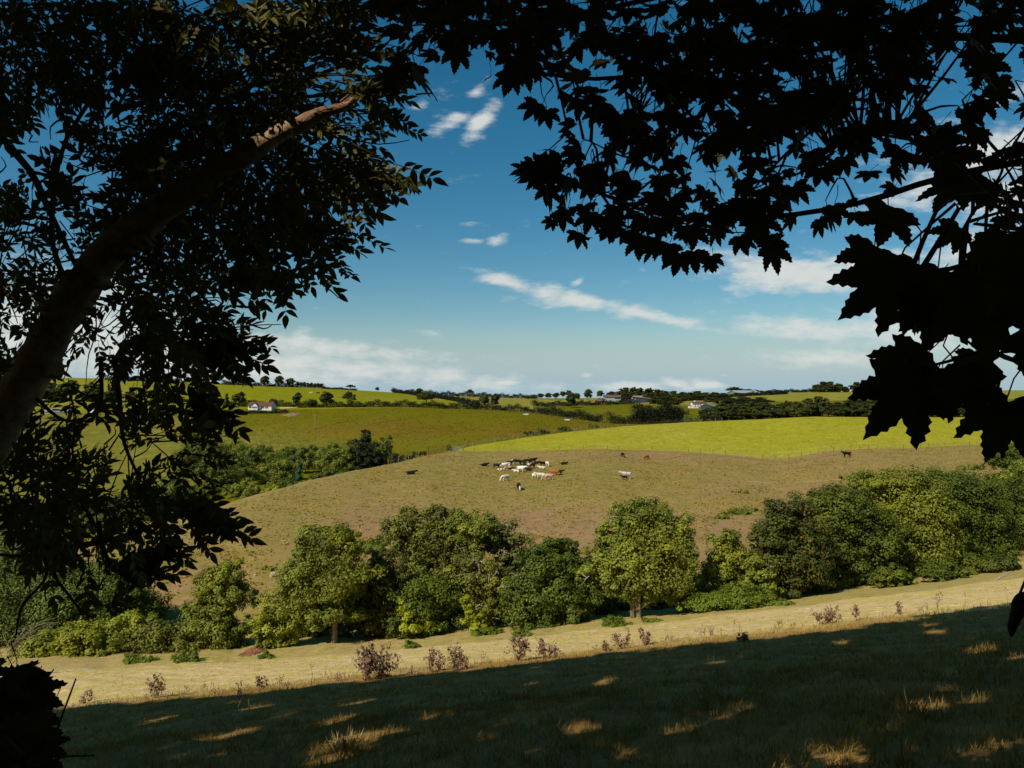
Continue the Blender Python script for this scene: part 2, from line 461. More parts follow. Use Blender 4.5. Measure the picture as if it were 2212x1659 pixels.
# clouds: centre x, y, half length, half height, turn in degrees, weight
CL = [(1038, 262, 46, 17, -48, 1.0), (970, 266, 55, 16, -25, .62), (908, 228, 26, 13, -20, .6), (1035, 192, 34, 12, -40, .6), (940, 240, 60, 30, -30, .3),
      (1024, 520, 34, 7, 5, .65), (1072, 518, 24, 11, -25, .9), (1018, 486, 36, 8, 0, .35),
      (1110, 612, 110, 15, 14, .85), (1240, 645, 130, 18, 12, .95), (1390, 678, 120, 14, 11, .9), (1250, 607, 20, 9, -30, .8), (1200, 655, 90, 14, 5, .55), (1385, 590, 26, 10, -30, .4),
      (1720, 592, 140, 34, 4, 1.15), (1580, 556, 80, 16, 8, .75), (1650, 612, 90, 20, -4, .7), (1850, 570, 130, 30, -8, .9), (1740, 628, 60, 14, -5, .6),
      (1760, 712, 180, 22, 3, .85), (1640, 690, 90, 12, 8, .6), (1800, 775, 180, 20, 2, .8), (1980, 700, 160, 50, -5, .9), (2100, 560, 140, 90, -20, .8),
      (2140, 330, 190, 38, -22, 1.0), (2040, 410, 200, 30, -14, .9), (2180, 420, 120, 50, -10, 1.0), (1900, 345, 60, 18, -10, .5), (2160, 215, 120, 20, -25, .7),
      (700, 752, 260, 26, 7, .75), (820, 800, 330, 28, 6, .8), (600, 790, 250, 40, 4, .85), (120, 700, 260, 110, 0, 1.0), (350, 770, 220, 60, 0, .9), (920, 717, 50, 6, 6, .55), (1020, 380, 70, 9, -8, .22),
      (1098, 827, 30, 6, 0, .9), (1062, 829, 26, 5, 0, .6), (1365, 834, 60, 11, 0, 1.0), (1320, 836, 40, 8, 0, .8), (1462, 829, 34, 9, 10, .95), (1535, 830, 42, 10, 0, 1.0), (1270, 811, 14, 5, 0, .8), (1483, 838, 20, 6, 0, .7), (1566, 811, 10, 5, 0, .6)]
tot = None
for (x, y, a, b, deg, w) in CL:
    mp = nt.nodes.new('ShaderNodeMapping'); mp.vector_type = 'TEXTURE'
    mp.inputs['Location'].default_value = (x / 100, y / 100, 0); mp.inputs['Rotation'].default_value = (0, 0, rad(deg)); mp.inputs['Scale'].default_value = (a * 1.25 / 100, b * 1.25 / 100, 1)
    nt.links.new(chart, mp.inputs['Vector'])
    d = nt.nodes.new('ShaderNodeVectorMath'); d.operation = 'DOT_PRODUCT'
    nt.links.new(mp.outputs[0], d.inputs[0]); nt.links.new(mp.outputs[0], d.inputs[1])
    e = M('MULTIPLY', M('POWER', 2.71828, M('MULTIPLY', d.outputs['Value'], -1.0)), w)
    tot = e if tot is None else M('MAXIMUM', tot, e)
st = nt.nodes.new('ShaderNodeMapping'); st.inputs['Rotation'].default_value = (0, 0, rad(-12)); st.inputs['Scale'].default_value = (.75, 1.9, 1)
nt.links.new(chart, st.inputs['Vector'])
n1 = noise(nt, st.outputs[0], 2.0, 10, .62)
n2 = noise(nt, chart, .55, 3, .5)
k = M('ADD', M('MULTIPLY_ADD', n1, 1.7, -.98), tot)
k = M('MULTIPLY_ADD', n2, .35, M('SUBTRACT', k, .175))
al = maprange(nt, k, .08, .92, 0, .92)
al = M('MULTIPLY', al, maprange(nt, sx.outputs['Y'], .05, .2))
bg2 = nt.nodes.new('ShaderNodeBackground'); bg2.inputs['Color'].default_value = (*lin(222, 226, 222), 1); bg2.inputs['Strength'].default_value = .93
bg3 = nt.nodes.new('ShaderNodeBackground'); bg3.inputs['Color'].default_value = (*lin(160, 190, 203), 1)      # milky air low over the horizon
m0 = nt.nodes.new('ShaderNodeMixShader')
nt.links.new(maprange(nt, sx.outputs['Z'], .10, -.02, 0, .95), m0.inputs[0]); nt.links.new(bg.outputs[0], m0.inputs[1]); nt.links.new(bg3.outputs[0], m0.inputs[2])
mx = nt.nodes.new('ShaderNodeMixShader')
nt.links.new(al, mx.inputs[0]); nt.links.new(m0.outputs[0], mx.inputs[1]); nt.links.new(bg2.outputs[0], mx.inputs[2])
nt.links.new(mx.outputs[0], wout.inputs['Surface'])

cam = bpy.data.cameras.new('camera'); cam.sensor_width = 36; cam.lens = 25; cam.clip_end = 20000; cam.clip_start = .05
co = bpy.data.objects.new('camera', cam); COL.objects.link(co)
co.location = (0, 0, 0); co.rotation_euler = (rad(90), 0, 0)
SC.camera = co
SC.view_settings.view_transform = 'Standard'; SC.view_settings.look = 'None'; SC.view_settings.exposure = 0; SC.view_settings.gamma = 1
SC.cycles.max_bounces = 5; SC.cycles.diffuse_bounces = 2; SC.cycles.glossy_bounces = 2; SC.cycles.transmission_bounces = 3; SC.cycles.transparent_max_bounces = 4
# ------------------------------------------------------------------ leaf clouds and trees
LEAF4 = (np.array([(0, -.5, 0), (.36, .02, .05), (0, .5, 0), (-.36, .02, .05)]), np.array([(0, 1, 2, 3)]))

def frames(N, up=None):
    """two axes across each normal, turned at random unless a tip direction is given"""
    N = nrm(N)
    T = R.normal(size=N.shape) if up is None else up
    Y = nrm(T - (T * N).sum(-1, keepdims=True) * N)
    return np.cross(Y, N), Y, N

def scatter(C, N, S, shape=LEAF4, up=None, bend=None):
    v, f = shape
    X, Y, Z = frames(N, up)
    S = np.broadcast_to(np.asarray(S, float), (len(C),))
    L = np.broadcast_to(v[None], (len(C),) + v.shape).copy()
    if bend is not None:
        fold, droop = bend
        L[..., 2] += fold[:, None] * np.abs(v[None, :, 0]) + droop[:, None] * v[None, :, 1] ** 2
    V = C[:, None] + S[:, None, None] * (L[..., 0:1] * X[:, None] + L[..., 1:2] * Y[:, None] + L[..., 2:3] * Z[:, None])
    off = (np.arange(len(C)) * len(v))[:, None, None]
    return V.reshape(-1, 3), (f[None] + off).reshape(-1, f.shape[1])

def blob_leaves(c, r, n, clump=.38, inner=.22, flat=.75, topbias=.25):
    """n leaf places on an uneven ellipsoid: clumps over its surface, some leaves inside"""
    c = np.asarray(c, float); r = np.asarray(r, float)
    ncl = max(9, int(n / 125))
    D = nrm(R.normal(size=(ncl, 3)) + [0, 0, topbias])
    ph = R.uniform(0, 6, 3)
    lump = 1 + .16 * np.sin(D[:, 0] * 4.1 + ph[0]) * np.cos(D[:, 2] * 3.7 + ph[1]) + .10 * np.sin(D[:, 1] * 7 + D[:, 2] * 6 + ph[2])
    rf = lump * R.uniform(.68, 1.06, ncl)
    cc = c + D * r * rf[:, None]
    rm = float(np.prod(r) ** (1 / 3))
    cs = rm * clump * R.uniform(.55, 1.25, ncl)
    k = R.integers(0, ncl, n)
    Q = R.normal(size=(n, 3)); Q = nrm(Q) * (R.uniform(0, 1, (n, 1)) ** .45)
    Q[:, 2] *= flat
    C = cc[k] + Q * cs[k][:, None]
    N = nrm(nrm(Q + [0, 0, .15]) * .75 + D[k] * .35 + [0, 0, .35] + R.normal(size=(n, 3)) * .26)
    m = int(n * inner)
    if m:
        Di = nrm(R.normal(size=(m, 3)))
        C = np.vstack([C, c + Di * r * R.uniform(.25, .8, (m, 1))])
        N = np.vstack([N, nrm(Di + R.normal(size=(m, 3)) * .8)])
    return C, N

def pal(r, g, b, k=1.0): return tuple(x * k for x in lin(r * .92, g * 1.0, b * .94))
LM = {
 'dark':   leaf_mat('dark green leaves', pal(52, 62, 16), pal(118, 120, 38), .22, .45),
 'deep':   leaf_mat('deep green leaves', pal(50, 62, 15), pal(114, 120, 36), .2, .45),
 'mid':    leaf_mat('mid green leaves', pal(80, 84, 18), pal(164, 160, 64), .32, .45),
 'light':  leaf_mat('light green leaves', pal(104, 106, 20), pal(180, 174, 68), .32, .5),
 'yellow': leaf_mat('yellow green leaves', pal(124, 124, 16), pal(196, 188, 52), .3, .6),
 'olive':  leaf_mat('olive leaves', pal(64, 66, 18), pal(140, 136, 50), .22, .45, odd=pal(128, 104, 60), oddamt=.06),
 'grey':   leaf_mat('grey green leaves', pal(72, 74, 32), pal(134, 128, 66), .2, .6),
 'blue':   leaf_mat('blue green needles', pal(34, 62, 40), pal(74, 104, 70), .15, .8),
 'red':    leaf_mat('dark leaves touched with red', pal(44, 50, 18), pal(104, 102, 36), .2, .4, odd=pal(150, 74, 40), oddamt=.02),
 'conifer':leaf_mat('dark conifer needles', pal(18, 26, 10), pal(48, 54, 20), .12, .5),
 'canopy': leaf_mat('overhead leaves', (.26, .235, .05), (.38, .33, .08), .5, .9, .8, .05),  # unseen leaves, made bright and translucent to cast warm fill below
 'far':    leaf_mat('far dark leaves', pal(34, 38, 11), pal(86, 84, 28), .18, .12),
 'farpale': leaf_mat('far pale leaves', pal(40, 44, 12), pal(94, 90, 28), .2, .12),
 'hedge':  leaf_mat('hedge leaves', pal(14, 18, 6), pal(42, 42, 14), .15, .2),
 'bramble':leaf_mat('bramble leaves', pal(76, 88, 18), pal(144, 148, 48), .28, .8),
}
BARK = bark_mat('grey brown bark', lin(70, 60, 46), lin(150, 136, 112), 3., .5)
PALEBARK = bark_mat('pale dead wood', lin(150, 138, 112), lin(205, 195, 170), 3., .3)
DARKBARK = bark_mat('dark bark', lin(46, 38, 30), lin(96, 82, 64), 3., .5)

def belt_tree(name, label, cat, px, d, blobs, mat, leaf=.24, dens=11., trunkw=.22, bark=BARK, base_py=None, group='trees and bushes of the stream belt', twigs=0, lean=0., trunk=True, twin=False, clump=.38, flat=.75):
    """a tree whose crown is a set of rounded masses, given where the photograph shows them: (px, py, rx, ry, depth offset in m)"""
    g = ground(px, d)
    t = thing(name, g, label, cat, group)
    Cs, Ns = [], []
    cen = []
    for b in blobs:
        x, y, rx, ry = b[0], b[1], b[2] * 1.07, b[3] * 1.06; off = b[4] if len(b) > 4 else 0.
        dd = d + off
        c = P(x, y, dd) - g
        r = np.array([rx / F * dd, .8 * (rx + ry) / 2 / F * dd + .15, ry / F * dd])
        n = int(dens / 12. * 16. * (r[0] * r[2] * np.pi) / leaf ** 2 * (1.0 if len(b) < 6 else b[5]))
        C, N = blob_leaves(c, r * .93, max(n, 60), clump=clump, flat=flat)
        Cs.append(C); Ns.append(N); cen.append((c, r))
    C = np.vstack(Cs); N = np.vstack(Ns)
    keep = C[:, 2] > .05
    C, N = C[keep], N[keep]
    V, f = scatter(C, N, leaf * R.uniform(.65, 1.3, len(C)))
    build('crown', V, f, mat, t)
    if trunk:
        G = Geo()
        top = max(cen, key=lambda q: q[0][2])[0]
        mid = cen[0][0]
        for sft in ((-.25, .3) if twin else (0.,)):
            p0 = np.array([sft, 0, -.5])
            pts = curve([p0, p0 + [lean * .3, 0, mid[2] * .45 + .3], mid * [1, 1, .95] + [sft * .5, 0, 0], mid * .4 + top * .6], 10)
            G.tube(pts, np.linspace(trunkw, trunkw * .3, 10), 7, .05)
        for c, r in cen:
            s = pts[4]
            G.tube(curve([s, (s + c) / 2 + [0, 0, .3], c + [0, 0, r[2] * .3]], 6), np.linspace(trunkw * .5, .04, 6), 5)
        G.make('trunk', bark, t)
    if twigs:
        G = Geo()
        for c, r in cen:
            for _ in range(max(1, twigs // 2)):
                D = nrm(R.normal(size=3) * [1, .5, 1] + [0, -.9, .35])
                e = c + D * r * R.uniform(.95, 1.12)
                s = c + D * r * R.uniform(.35, .6) + R.normal(size=3) * .3
                w = (s + e) / 2 + R.normal(size=3) * .25
                G.tube(curve([s, w, e], 5), np.linspace(.035, .01, 5), 4)
                for _ in range(2):
                    q = w + (e - w) * R.uniform(.1, .6)
                    G.tube(curve([q, q + nrm(R.normal(size=3) + D) * R.uniform(.4, .9)], 3), np.linspace(.025, .008, 3), 4)
        G.make('dead_sprays', PALEBARK, t)
    return t

B = belt_tree
B('broadleaf_tree', 'dense dark green tree at the left end of the belt behind low sunlit bushes', 'tree', 190, 74, [(190, 1290, 130, 75), (250, 1270, 75, 50, -1), (300, 1320, 62, 42, -1), (110, 1265, 70, 60), (150, 1360, 150, 50), (30, 1320, 90, 90)], LM['deep'], dens=12)
B('willow_tree', 'silvery grey tree half hidden at the far left, above the dark mass', 'tree', 20, 80, [(30, 1165, 52, 48), (75, 1200, 40, 32), (0, 1230, 60, 45)], LM['grey'], twigs=4)
B('bush', 'yellow green sunlit bush lowest on the left, half behind dark leaves', 'bush', 130, 67, [(158, 1384, 68, 42), (95, 1402, 55, 36), (195, 1402, 50, 40), (60, 1420, 45, 26)], LM['light'], trunkw=.1)
B('bush', 'rounded light green bush between the lowest left bush and the leaning tree', 'bush', 262, 68, [(262, 1366, 62, 40), (235, 1395, 46, 34), (300, 1352, 40, 24)], LM['light'], trunkw=.1)
B('bush', 'dusty olive bush just left of the small leaning tree', 'bush', 350, 67, [(335, 1392, 52, 44), (385, 1398, 55, 40), (335, 1365, 40, 28), (330, 1432, 60, 14)], LM['olive'], trunkw=.1)
B('broadleaf_tree', 'small leaning tree with a rounded top and one drooping branch at right', 'tree', 450, 68, [(478, 1268, 58, 34), (483, 1238, 44, 26), (500, 1288, 52, 24), (445, 1258, 36, 22), (548, 1300, 16, 12), (470, 1320, 50, 26), (455, 1362, 72, 44), (500, 1375, 36, 36), (425, 1310, 28, 30)], LM['mid'], dens=13, lean=.4)
B('broadleaf_tree', 'sunlit tree with a bare pale trunk rising from the lit grass', 'tree', 722, 66, [(708, 1238, 92, 52), (700, 1168, 66, 36), (672, 1180, 42, 26), (738, 1160, 40, 22), (748, 1188, 40, 26), (668, 1268, 60, 48), (722, 1292, 66, 46), (770, 1330, 30, 18), (680, 1325, 50, 30)], LM['mid'], dens=13, trunkw=.3)
B('bush', 'sloping light green bush at the left foot of the pale trunked tree', 'bush', 615, 66, [(618, 1312, 46, 50), (582, 1356, 36, 34), (640, 1352, 44, 34), (570, 1380, 24, 18), (600, 1385, 34, 18)], LM['light'], dens=13, trunkw=.1)
B('broadleaf_tree', 'dark brownish tree with a red tinge right of the pale trunk', 'tree', 815, 69, [(808, 1262, 58, 44), (835, 1225, 45, 32), (820, 1320, 70, 44), (790, 1300, 45, 36), (850, 1352, 50, 26)], LM['red'], dens=12, twigs=3)
B('broadleaf_tree', 'tall wide dark tree showing pale boughs, top left of the belt centre', 'tree', 925, 74, [(930, 1175, 72, 54), (955, 1115, 46, 24), (880, 1142, 48, 36), (868, 1180, 34, 34), (925, 1250, 82, 52), (912, 1310, 72, 42)], LM['olive'], dens=12, twigs=6, trunkw=.3)
B('broadleaf_tree', 'lower dark green tree in front of the tall wide one', 'tree', 905, 67, [(915, 1300, 66, 48), (905, 1345, 72, 34), (860, 1330, 36, 34)], LM['deep'], dens=12)
B('sapling', 'small yellow green sapling spreading low at the shaded edge under the tall wide tree', 'sapling', 895, 65.5, [(890, 1345, 34, 24), (875, 1318, 18, 22), (915, 1355, 30, 12)], LM['yellow'], dens=12, trunkw=.06)
B('broadleaf_tree', 'bright topped tree right beside the tall wide dark one', 'tree', 1005, 73, [(1018, 1138, 58, 36), (1040, 1160, 34, 28), (985, 1160, 34, 30), (1010, 1190, 44, 34), (985, 1230, 40, 40), (1000, 1290, 46, 40)], LM['mid'], dens=13, twigs=3)
B('dying_tree', 'thin grey tree with bare branches poking out, behind the belt', 'tree', 1095, 74, [(1100, 1170, 44, 44), (1115, 1200, 38, 36), (1075, 1185, 32, 34), (1085, 1245, 40, 40)], LM['grey'], dens=6.5, twigs=14)
B('dying_tree', 'pale olive bush-like tree full of dead twigs, before the thin grey tree', 'tree', 1030, 68, [(1030, 1240, 42, 50), (1050, 1290, 44, 44), (1010, 1215, 32, 26), (1075, 1262, 36, 40), (1040, 1330, 36, 30)], LM['olive'], dens=9, twigs=10)
B('sapling', 'bright yellow green sapling with a thin white stem', 'sapling', 1010, 64.5, [(1020, 1335, 22, 26), (1008, 1308, 14, 18), (1034, 1348, 20, 14)], LM['yellow'], dens=12, trunkw=.05, bark=PALEBARK)
B('bush', 'low fresh green bush at the foot of the white stemmed sapling', 'bush', 1048, 64, [(1048, 1368, 36, 13), (1035, 1378, 30, 9), (1070, 1376, 26, 9)], LM['bramble'], leaf=.16, dens=16, trunk=False)
B('broadleaf_tree', 'broad deep green tree reaching down to the grass at the belt centre', 'tree', 1185, 66, [(1188, 1250, 76, 58), (1200, 1190, 52, 28), (1165, 1215, 50, 34), (1235, 1228, 46, 40), (1160, 1310, 74, 50), (1225, 1305, 66, 52), (1120, 1290, 34, 44), (1190, 1355, 80, 26), (1275, 1268, 34, 40)], LM['deep'], dens=14, twigs=2)
B('broadleaf_tree', 'largest tree of the belt, a round crowned one on twin trunks', 'tree', 1373, 65, [(1389, 1205, 100, 66), (1389, 1124, 68, 44), (1348, 1165, 60, 44), (1440, 1150, 52, 48), (1462, 1195, 46, 52), (1320, 1200, 46, 40), (1290, 1238, 42, 34), (1395, 1255, 70, 40), (1445, 1262, 54, 40), (1330, 1262, 50, 30), (1478, 1232, 32, 38), (1405, 1292, 26, 22)], LM['mid'], dens=14, twigs=1, trunkw=.26, twin=True)
B('bush', 'shrub with grey hanging twigs at the right side of the round crowned tree', 'bush', 1490, 66, [(1485, 1268, 30, 34), (1512, 1280, 34, 34), (1470, 1300, 28, 20)], LM['olive'], dens=9, twigs=5, trunkw=.08)
B('broadleaf_tree', 'small pointed tree standing alone right of the round crowned one', 'tree', 1570, 68, [(1572, 1175, 40, 26), (1570, 1212, 50, 34), (1590, 1245, 52, 36), (1545, 1225, 34, 30), (1610, 1212, 34, 30), (1560, 1262, 54, 34)], LM['mid'], dens=13)
B('bramble_bank', 'long low bright green bramble bank on the edge of the lit grass', 'bramble', 1565, 63.5, [(1565, 1302, 84, 20), (1610, 1290, 56, 22), (1520, 1306, 52, 18), (1640, 1308, 40, 14)], LM['bramble'], leaf=.17, dens=16, trunk=False)
B('broadleaf_tree', 'dark tree flecked with red leaves right of the bare pasture gap', 'tree', 1705, 68, [(1705, 1145, 72, 50), (1700, 1100, 54, 22), (1668, 1160, 46, 44), (1740, 1180, 56, 44), (1700, 1215, 82, 42), (1745, 1240, 60, 36), (1690, 1262, 60, 30)], LM['red'], dens=13)
B('bush', 'light green bush low at the left foot of the red flecked tree', 'bush', 1645, 66, [(1645, 1250, 34, 34), (1662, 1278, 36, 20), (1625, 1225, 24, 26)], LM['light'], dens=13, trunkw=.08)
B('broadleaf_tree', 'very dark tree between the red flecked one and the lighter right hand trees', 'tree', 1835, 72, [(1830, 1120, 86, 48), (1800, 1078, 76, 26), (1870, 1165, 82, 54), (1815, 1185, 60, 46), (1865, 1230, 66, 36), (1800, 1240, 40, 30)], LM['dark'], dens=13)
B('broadleaf_tree', 'light green wide tree with many small lobes on the right slope', 'tree', 1985, 76, [(1985, 1110, 100, 48), (1890, 1042, 62, 24), (1955, 1048, 76, 28), (1990, 1165, 86, 50), (1945, 1205, 44, 36), (1970, 1235, 60, 22), (1920, 1085, 70, 36)], LM['mid'], dens=13)
B('broadleaf_tree', 'big dark topped tree high on the right, behind the light green wide one', 'tree', 2070, 80, [(2065, 1058, 92, 42), (2090, 1105, 80, 48), (2075, 1165, 84, 50), (2110, 1205, 76, 42), (2060, 1222, 70, 30)], LM['deep'], dens=13)
B('broadleaf_tree', 'dark leaved tree cut by the right edge of the belt', 'tree', 2185, 84, [(2175, 1110, 72, 60), (2215, 1085, 60, 60), (2180, 1170, 80, 52), (2235, 1160, 60, 70)], LM['dark'], dens=12)
B('bush', 'pale yellow green bush behind the belt at the far right', 'bush', 2190, 120, [(2195, 1040, 44, 26), (2160, 1050, 30, 18), (2225, 1020, 40, 26)], LM['light'], dens=9, leaf=.3, trunkw=.1)
B('evergreen_tree', 'blackish evergreen top under the big hanging sycamore leaves', 'tree', 2175, 150, [(2185, 985, 50, 26), (2150, 1000, 30, 14), (2215, 1005, 40, 24)], LM['deep'], dens=9, leaf=.32, trunkw=.15)
# shaded growth under and behind the crowns, closing the belt
for k, (px, d, w, h, top, lab) in enumerate([(420, 72, 50, 40, 1340, 'dark shaded bush behind the foot of the leaning tree'), (555, 74, 36, 40, 1352, 'shaded bush in the gap behind the red earth bank'), (660, 71, 60, 46, 1320, 'dark undergrowth left of the bare pale trunk'), (775, 70, 56, 44, 1340, 'dark undergrowth right of the bare pale trunk'), (850, 72, 50, 50, 1325, 'blackish undergrowth below the red tinged tree'), (985, 71, 50, 46, 1330, 'blackish undergrowth left of the white stemmed sapling'), (1075, 71, 44, 44, 1320, 'dark undergrowth right of the white stemmed sapling'), (1290, 70, 44, 56, 1290, 'dark growth between the deep green tree and the twin trunks'), (1340, 72, 44, 44, 1285, 'dark growth behind the left of the twin trunks'), (1430, 71, 56, 44, 1280, 'dark growth right of the twin trunks'), (1500, 73, 44, 40, 1255, 'dark growth behind the grey twigged shrub'), (1625, 72, 44, 40, 1250, 'dark growth behind the light bush at the red flecked tree'), (1760, 71, 60, 36, 1250, 'dark growth at the right foot of the red flecked tree'), (1900, 74, 60, 36, 1225, 'dark growth at the foot of the very dark tree'), (2010, 77, 60, 36, 1215, 'dark growth under the light green wide tree'), (2130, 80, 70, 40, 1195, 'dark growth under the right edge trees'), (1935, 68, 50, 30, 1222, 'low green bush on the grass edge under the light green wide tree'), (2035, 69, 54, 30, 1208, 'low bush on the grass edge right of the light green wide tree'), (2140, 71, 60, 30, 1196, 'low bush on the grass edge before the right edge trees')]):
    gp = ground(px, d); py = CY - gp[2] / d * F
    B('bush', lab, 'bush', px, d, [(px, (py + top) / 2, w, (py - top) / 2), (px - w * .5, py - h * .4, w * .6, h * .5), (px + w * .5, py - h * .4, w * .6, h * .5)], LM['dark'], dens=11, trunkw=.08, group='shaded undergrowth of the belt')
# low tufts along the shaded foot of the belt
for k, (px, d, w, h, lab) in enumerate([(885, 60.5, 22, 9, 'small bright tuft on the grass edge below the yellow green sapling'), (1130, 61, 26, 10, 'flat green clump before the broad deep green tree'), (1330, 61, 30, 13, 'green weed clump left of the twin trunks'), (1405, 61, 22, 7, 'flat weed clump right of the twin trunks'), (1690, 62, 24, 9, 'last low clump right of the bramble bank'), (300, 62, 34, 12, 'weedy clump below the dusty olive bush'), (400, 61, 30, 13, 'small bush in front of the leaning tree'), (575, 61, 20, 10, 'tuft beside the red earth bank')]):
    gp = ground(px, d); py = CY - gp[2] / d * F
    B('weed_clump', lab, 'weeds', px, d, [(px, py - h * .4, w, h), (px + w * .6, py - h * .2, w * .6, h * .6)], LM['bramble'], leaf=.15, dens=16, trunk=False, group='weed clumps along the foot of the belt')
# bracken patches on the pasture
for (px, py, w, h, lab) in [(1590, 1107, 34, 8, 'dark bracken patch on the pasture left of the red flecked tree'), (1618, 1100, 20, 6, 'smaller bracken patch touching the dark one'), (1560, 1118, 20, 5, 'low flat bracken patch nearest the round crowned tree'), (1600, 1063, 18, 4, 'faint row of weeds high on the pasture above the bracken'), (820, 1170, 40, 10, 'green scrub patch on the pasture behind the pale trunked tree'), (790, 1185, 40, 12, 'scrub on bare earth left of the tall wide tree'), (575, 1228, 24, 5, 'thin weeds beside the pale boulder'), (1935, 1016, 24, 5, 'weeds on the brow above the light green wide tree'), (2090, 1010, 30, 8, 'rough tufts on the far right brow'), (1850, 1030, 34, 9, 'scrub at the top left of the light green wide tree')]:
    g = hit(px, py + h * .5, 78); d = g[1]
    B('scrub_patch', lab, 'scrub', px, d, [(px, py, w, h), (px + w * .5, py + 1, w * .6, h * .7), (px - w * .6, py + 2, w * .5, h * .6)], LM['mid'], leaf=.2 * d / 90, dens=10, trunk=False, group='scrub patches on the pasture')

# trees in the dip behind the pasture's brow
VT = 'trees in the dip behind the pasture'
B('conifer_tree', 'tall dark conifer, highest tree behind the pasture brow', 'tree', 791, 232, [(789, 942, 13, 12), (789, 962, 24, 16), (792, 985, 32, 20), (791, 1008, 34, 18), (770, 1000, 22, 16), (812, 1004, 22, 18)], LM['conifer'], leaf=.5, dens=13, group=VT)
B('birch_tree', 'slim thin leaved tree right beside the tall dark conifer', 'tree', 838, 236, [(838, 955, 15, 14), (838, 975, 18, 18), (836, 998, 16, 16)], LM['olive'], leaf=.45, dens=8, group=VT, twigs=2)
B('broadleaf_tree', 'round dark green tree left of the tall dark conifer', 'tree', 735, 232, [(735, 985, 36, 22), (725, 1008, 40, 22), (752, 1020, 34, 18), (720, 970, 24, 12)], LM['mid'], leaf=.45, group=VT)
B('broadleaf_tree', 'greyish tree with a flat top behind the small blue green conifer', 'tree', 660, 236, [(658, 980, 30, 16), (672, 1000, 26, 18), (645, 998, 22, 18)], LM['olive'], leaf=.45, dens=10, group=VT, twigs=2)
B('conifer_tree', 'small blue green conifer on the pasture brow', 'tree', 647, 200, [(647, 1016, 9, 12), (646, 1032, 13, 13), (646, 1044, 14, 10)], LM['blue'], leaf=.35, dens=13, group=VT)
B('broadleaf_tree', 'wide sunlit green tree between the blue green conifer and the dark left pair', 'tree', 598, 215, [(598, 1002, 34, 22), (585, 1025, 36, 24), (620, 1022, 28, 24), (600, 1045, 36, 18)], LM['mid'], leaf=.42, group=VT)
B('broadleaf_tree', 'left dark tree of the pair with a notched top behind the brow', 'tree', 535, 226, [(528, 990, 26, 20), (552, 985, 20, 18), (535, 1015, 32, 22), (548, 1040, 34, 20)], LM['deep'], leaf=.45, group=VT)
B('bush', 'bright yellow green bush on the brow below the wide sunlit tree', 'bush', 577, 160, [(577, 1062, 16, 11), (592, 1058, 16, 10)], LM['yellow'], leaf=.3, group=VT, trunk=False)
B('bush', 'long low green bush on the brow right of the blue green conifer', 'bush', 682, 185, [(670, 1043, 18, 7), (690, 1040, 16, 6)], LM['light'], leaf=.3, group=VT, trunk=False)
B('broadleaf_tree', 'tree standing at the brow just behind the hanging ash leaves', 'tree', 470, 205, [(470, 985, 30, 28), (455, 1015, 34, 26), (490, 1030, 30, 26), (470, 1055, 40, 22)], LM['dark'], leaf=.42, group=VT)
B('broadleaf_tree', 'dark tree seen through the ash leaves at the valley end', 'tree', 425, 250, [(425, 945, 34, 26), (440, 975, 36, 26), (415, 1000, 40, 30)], LM['deep'], leaf=.45, group=VT)
B('broadleaf_tree', 'shaded tree low behind the ash boughs on the left brow', 'tree', 380, 170, [(380, 1062, 40, 28), (410, 1085, 36, 22), (340, 1085, 40, 28), (440, 1072, 30, 20)], LM['dark'], leaf=.38, group=VT)
B('broadleaf_tree', 'leftmost shaded tree behind the ash trunk foot', 'tree', 250, 150, [(260, 1105, 50, 38), (200, 1120, 50, 40), (300, 1118, 36, 28), (120, 1140, 60, 50)], LM['dark'], leaf=.36, group=VT)
for (px, d, blobs, m, lab) in [(515, 250, [(515, 975, 30, 20), (500, 1000, 34, 24), (530, 1000, 30, 24)], 'mid', 'rounded tree peering between the notched dark pair and the ash leaves'), (570, 246, [(570, 985, 30, 20), (560, 1010, 34, 24), (590, 1015, 30, 24)], 'dark', 'dark crown filling behind the bright yellow bush'), (628, 250, [(628, 985, 30, 20), (620, 1008, 34, 24), (648, 1010, 30, 22)], 'deep', 'dark round crown behind the wide sunlit tree'), (690, 250, [(690, 985, 32, 20), (680, 1008, 36, 22), (705, 1010, 30, 20)], 'mid', 'green crown between the greyish tree and the round dark green one'), (760, 250, [(760, 972, 24, 18), (755, 995, 30, 22)], 'dark', 'dark crown touching the left side of the tall dark conifer'), (815, 248, [(815, 972, 22, 18), (820, 995, 26, 20)], 'deep', 'dark crown between the tall conifer and the slim thin tree'), (850, 246, [(852, 990, 16, 12), (845, 1002, 20, 12)], 'olive', 'small olive crown at the right end of the dip trees'), (618, 190, [(618, 1048, 30, 14), (600, 1058, 24, 12), (640, 1050, 24, 12)], 'deep', 'low dark growth on the brow below the wide sunlit tree'), (700, 205, [(700, 1030, 30, 14), (730, 1022, 30, 14)], 'dark', 'low dark growth on the brow below the round dark green tree'), (520, 190, [(520, 1062, 36, 20), (550, 1060, 30, 16)], 'mid', 'low green growth on the brow below the notched pair')]:
    B('broadleaf_tree', lab, 'tree', px, d, blobs, LM[m], leaf=.42, dens=13, group=VT)
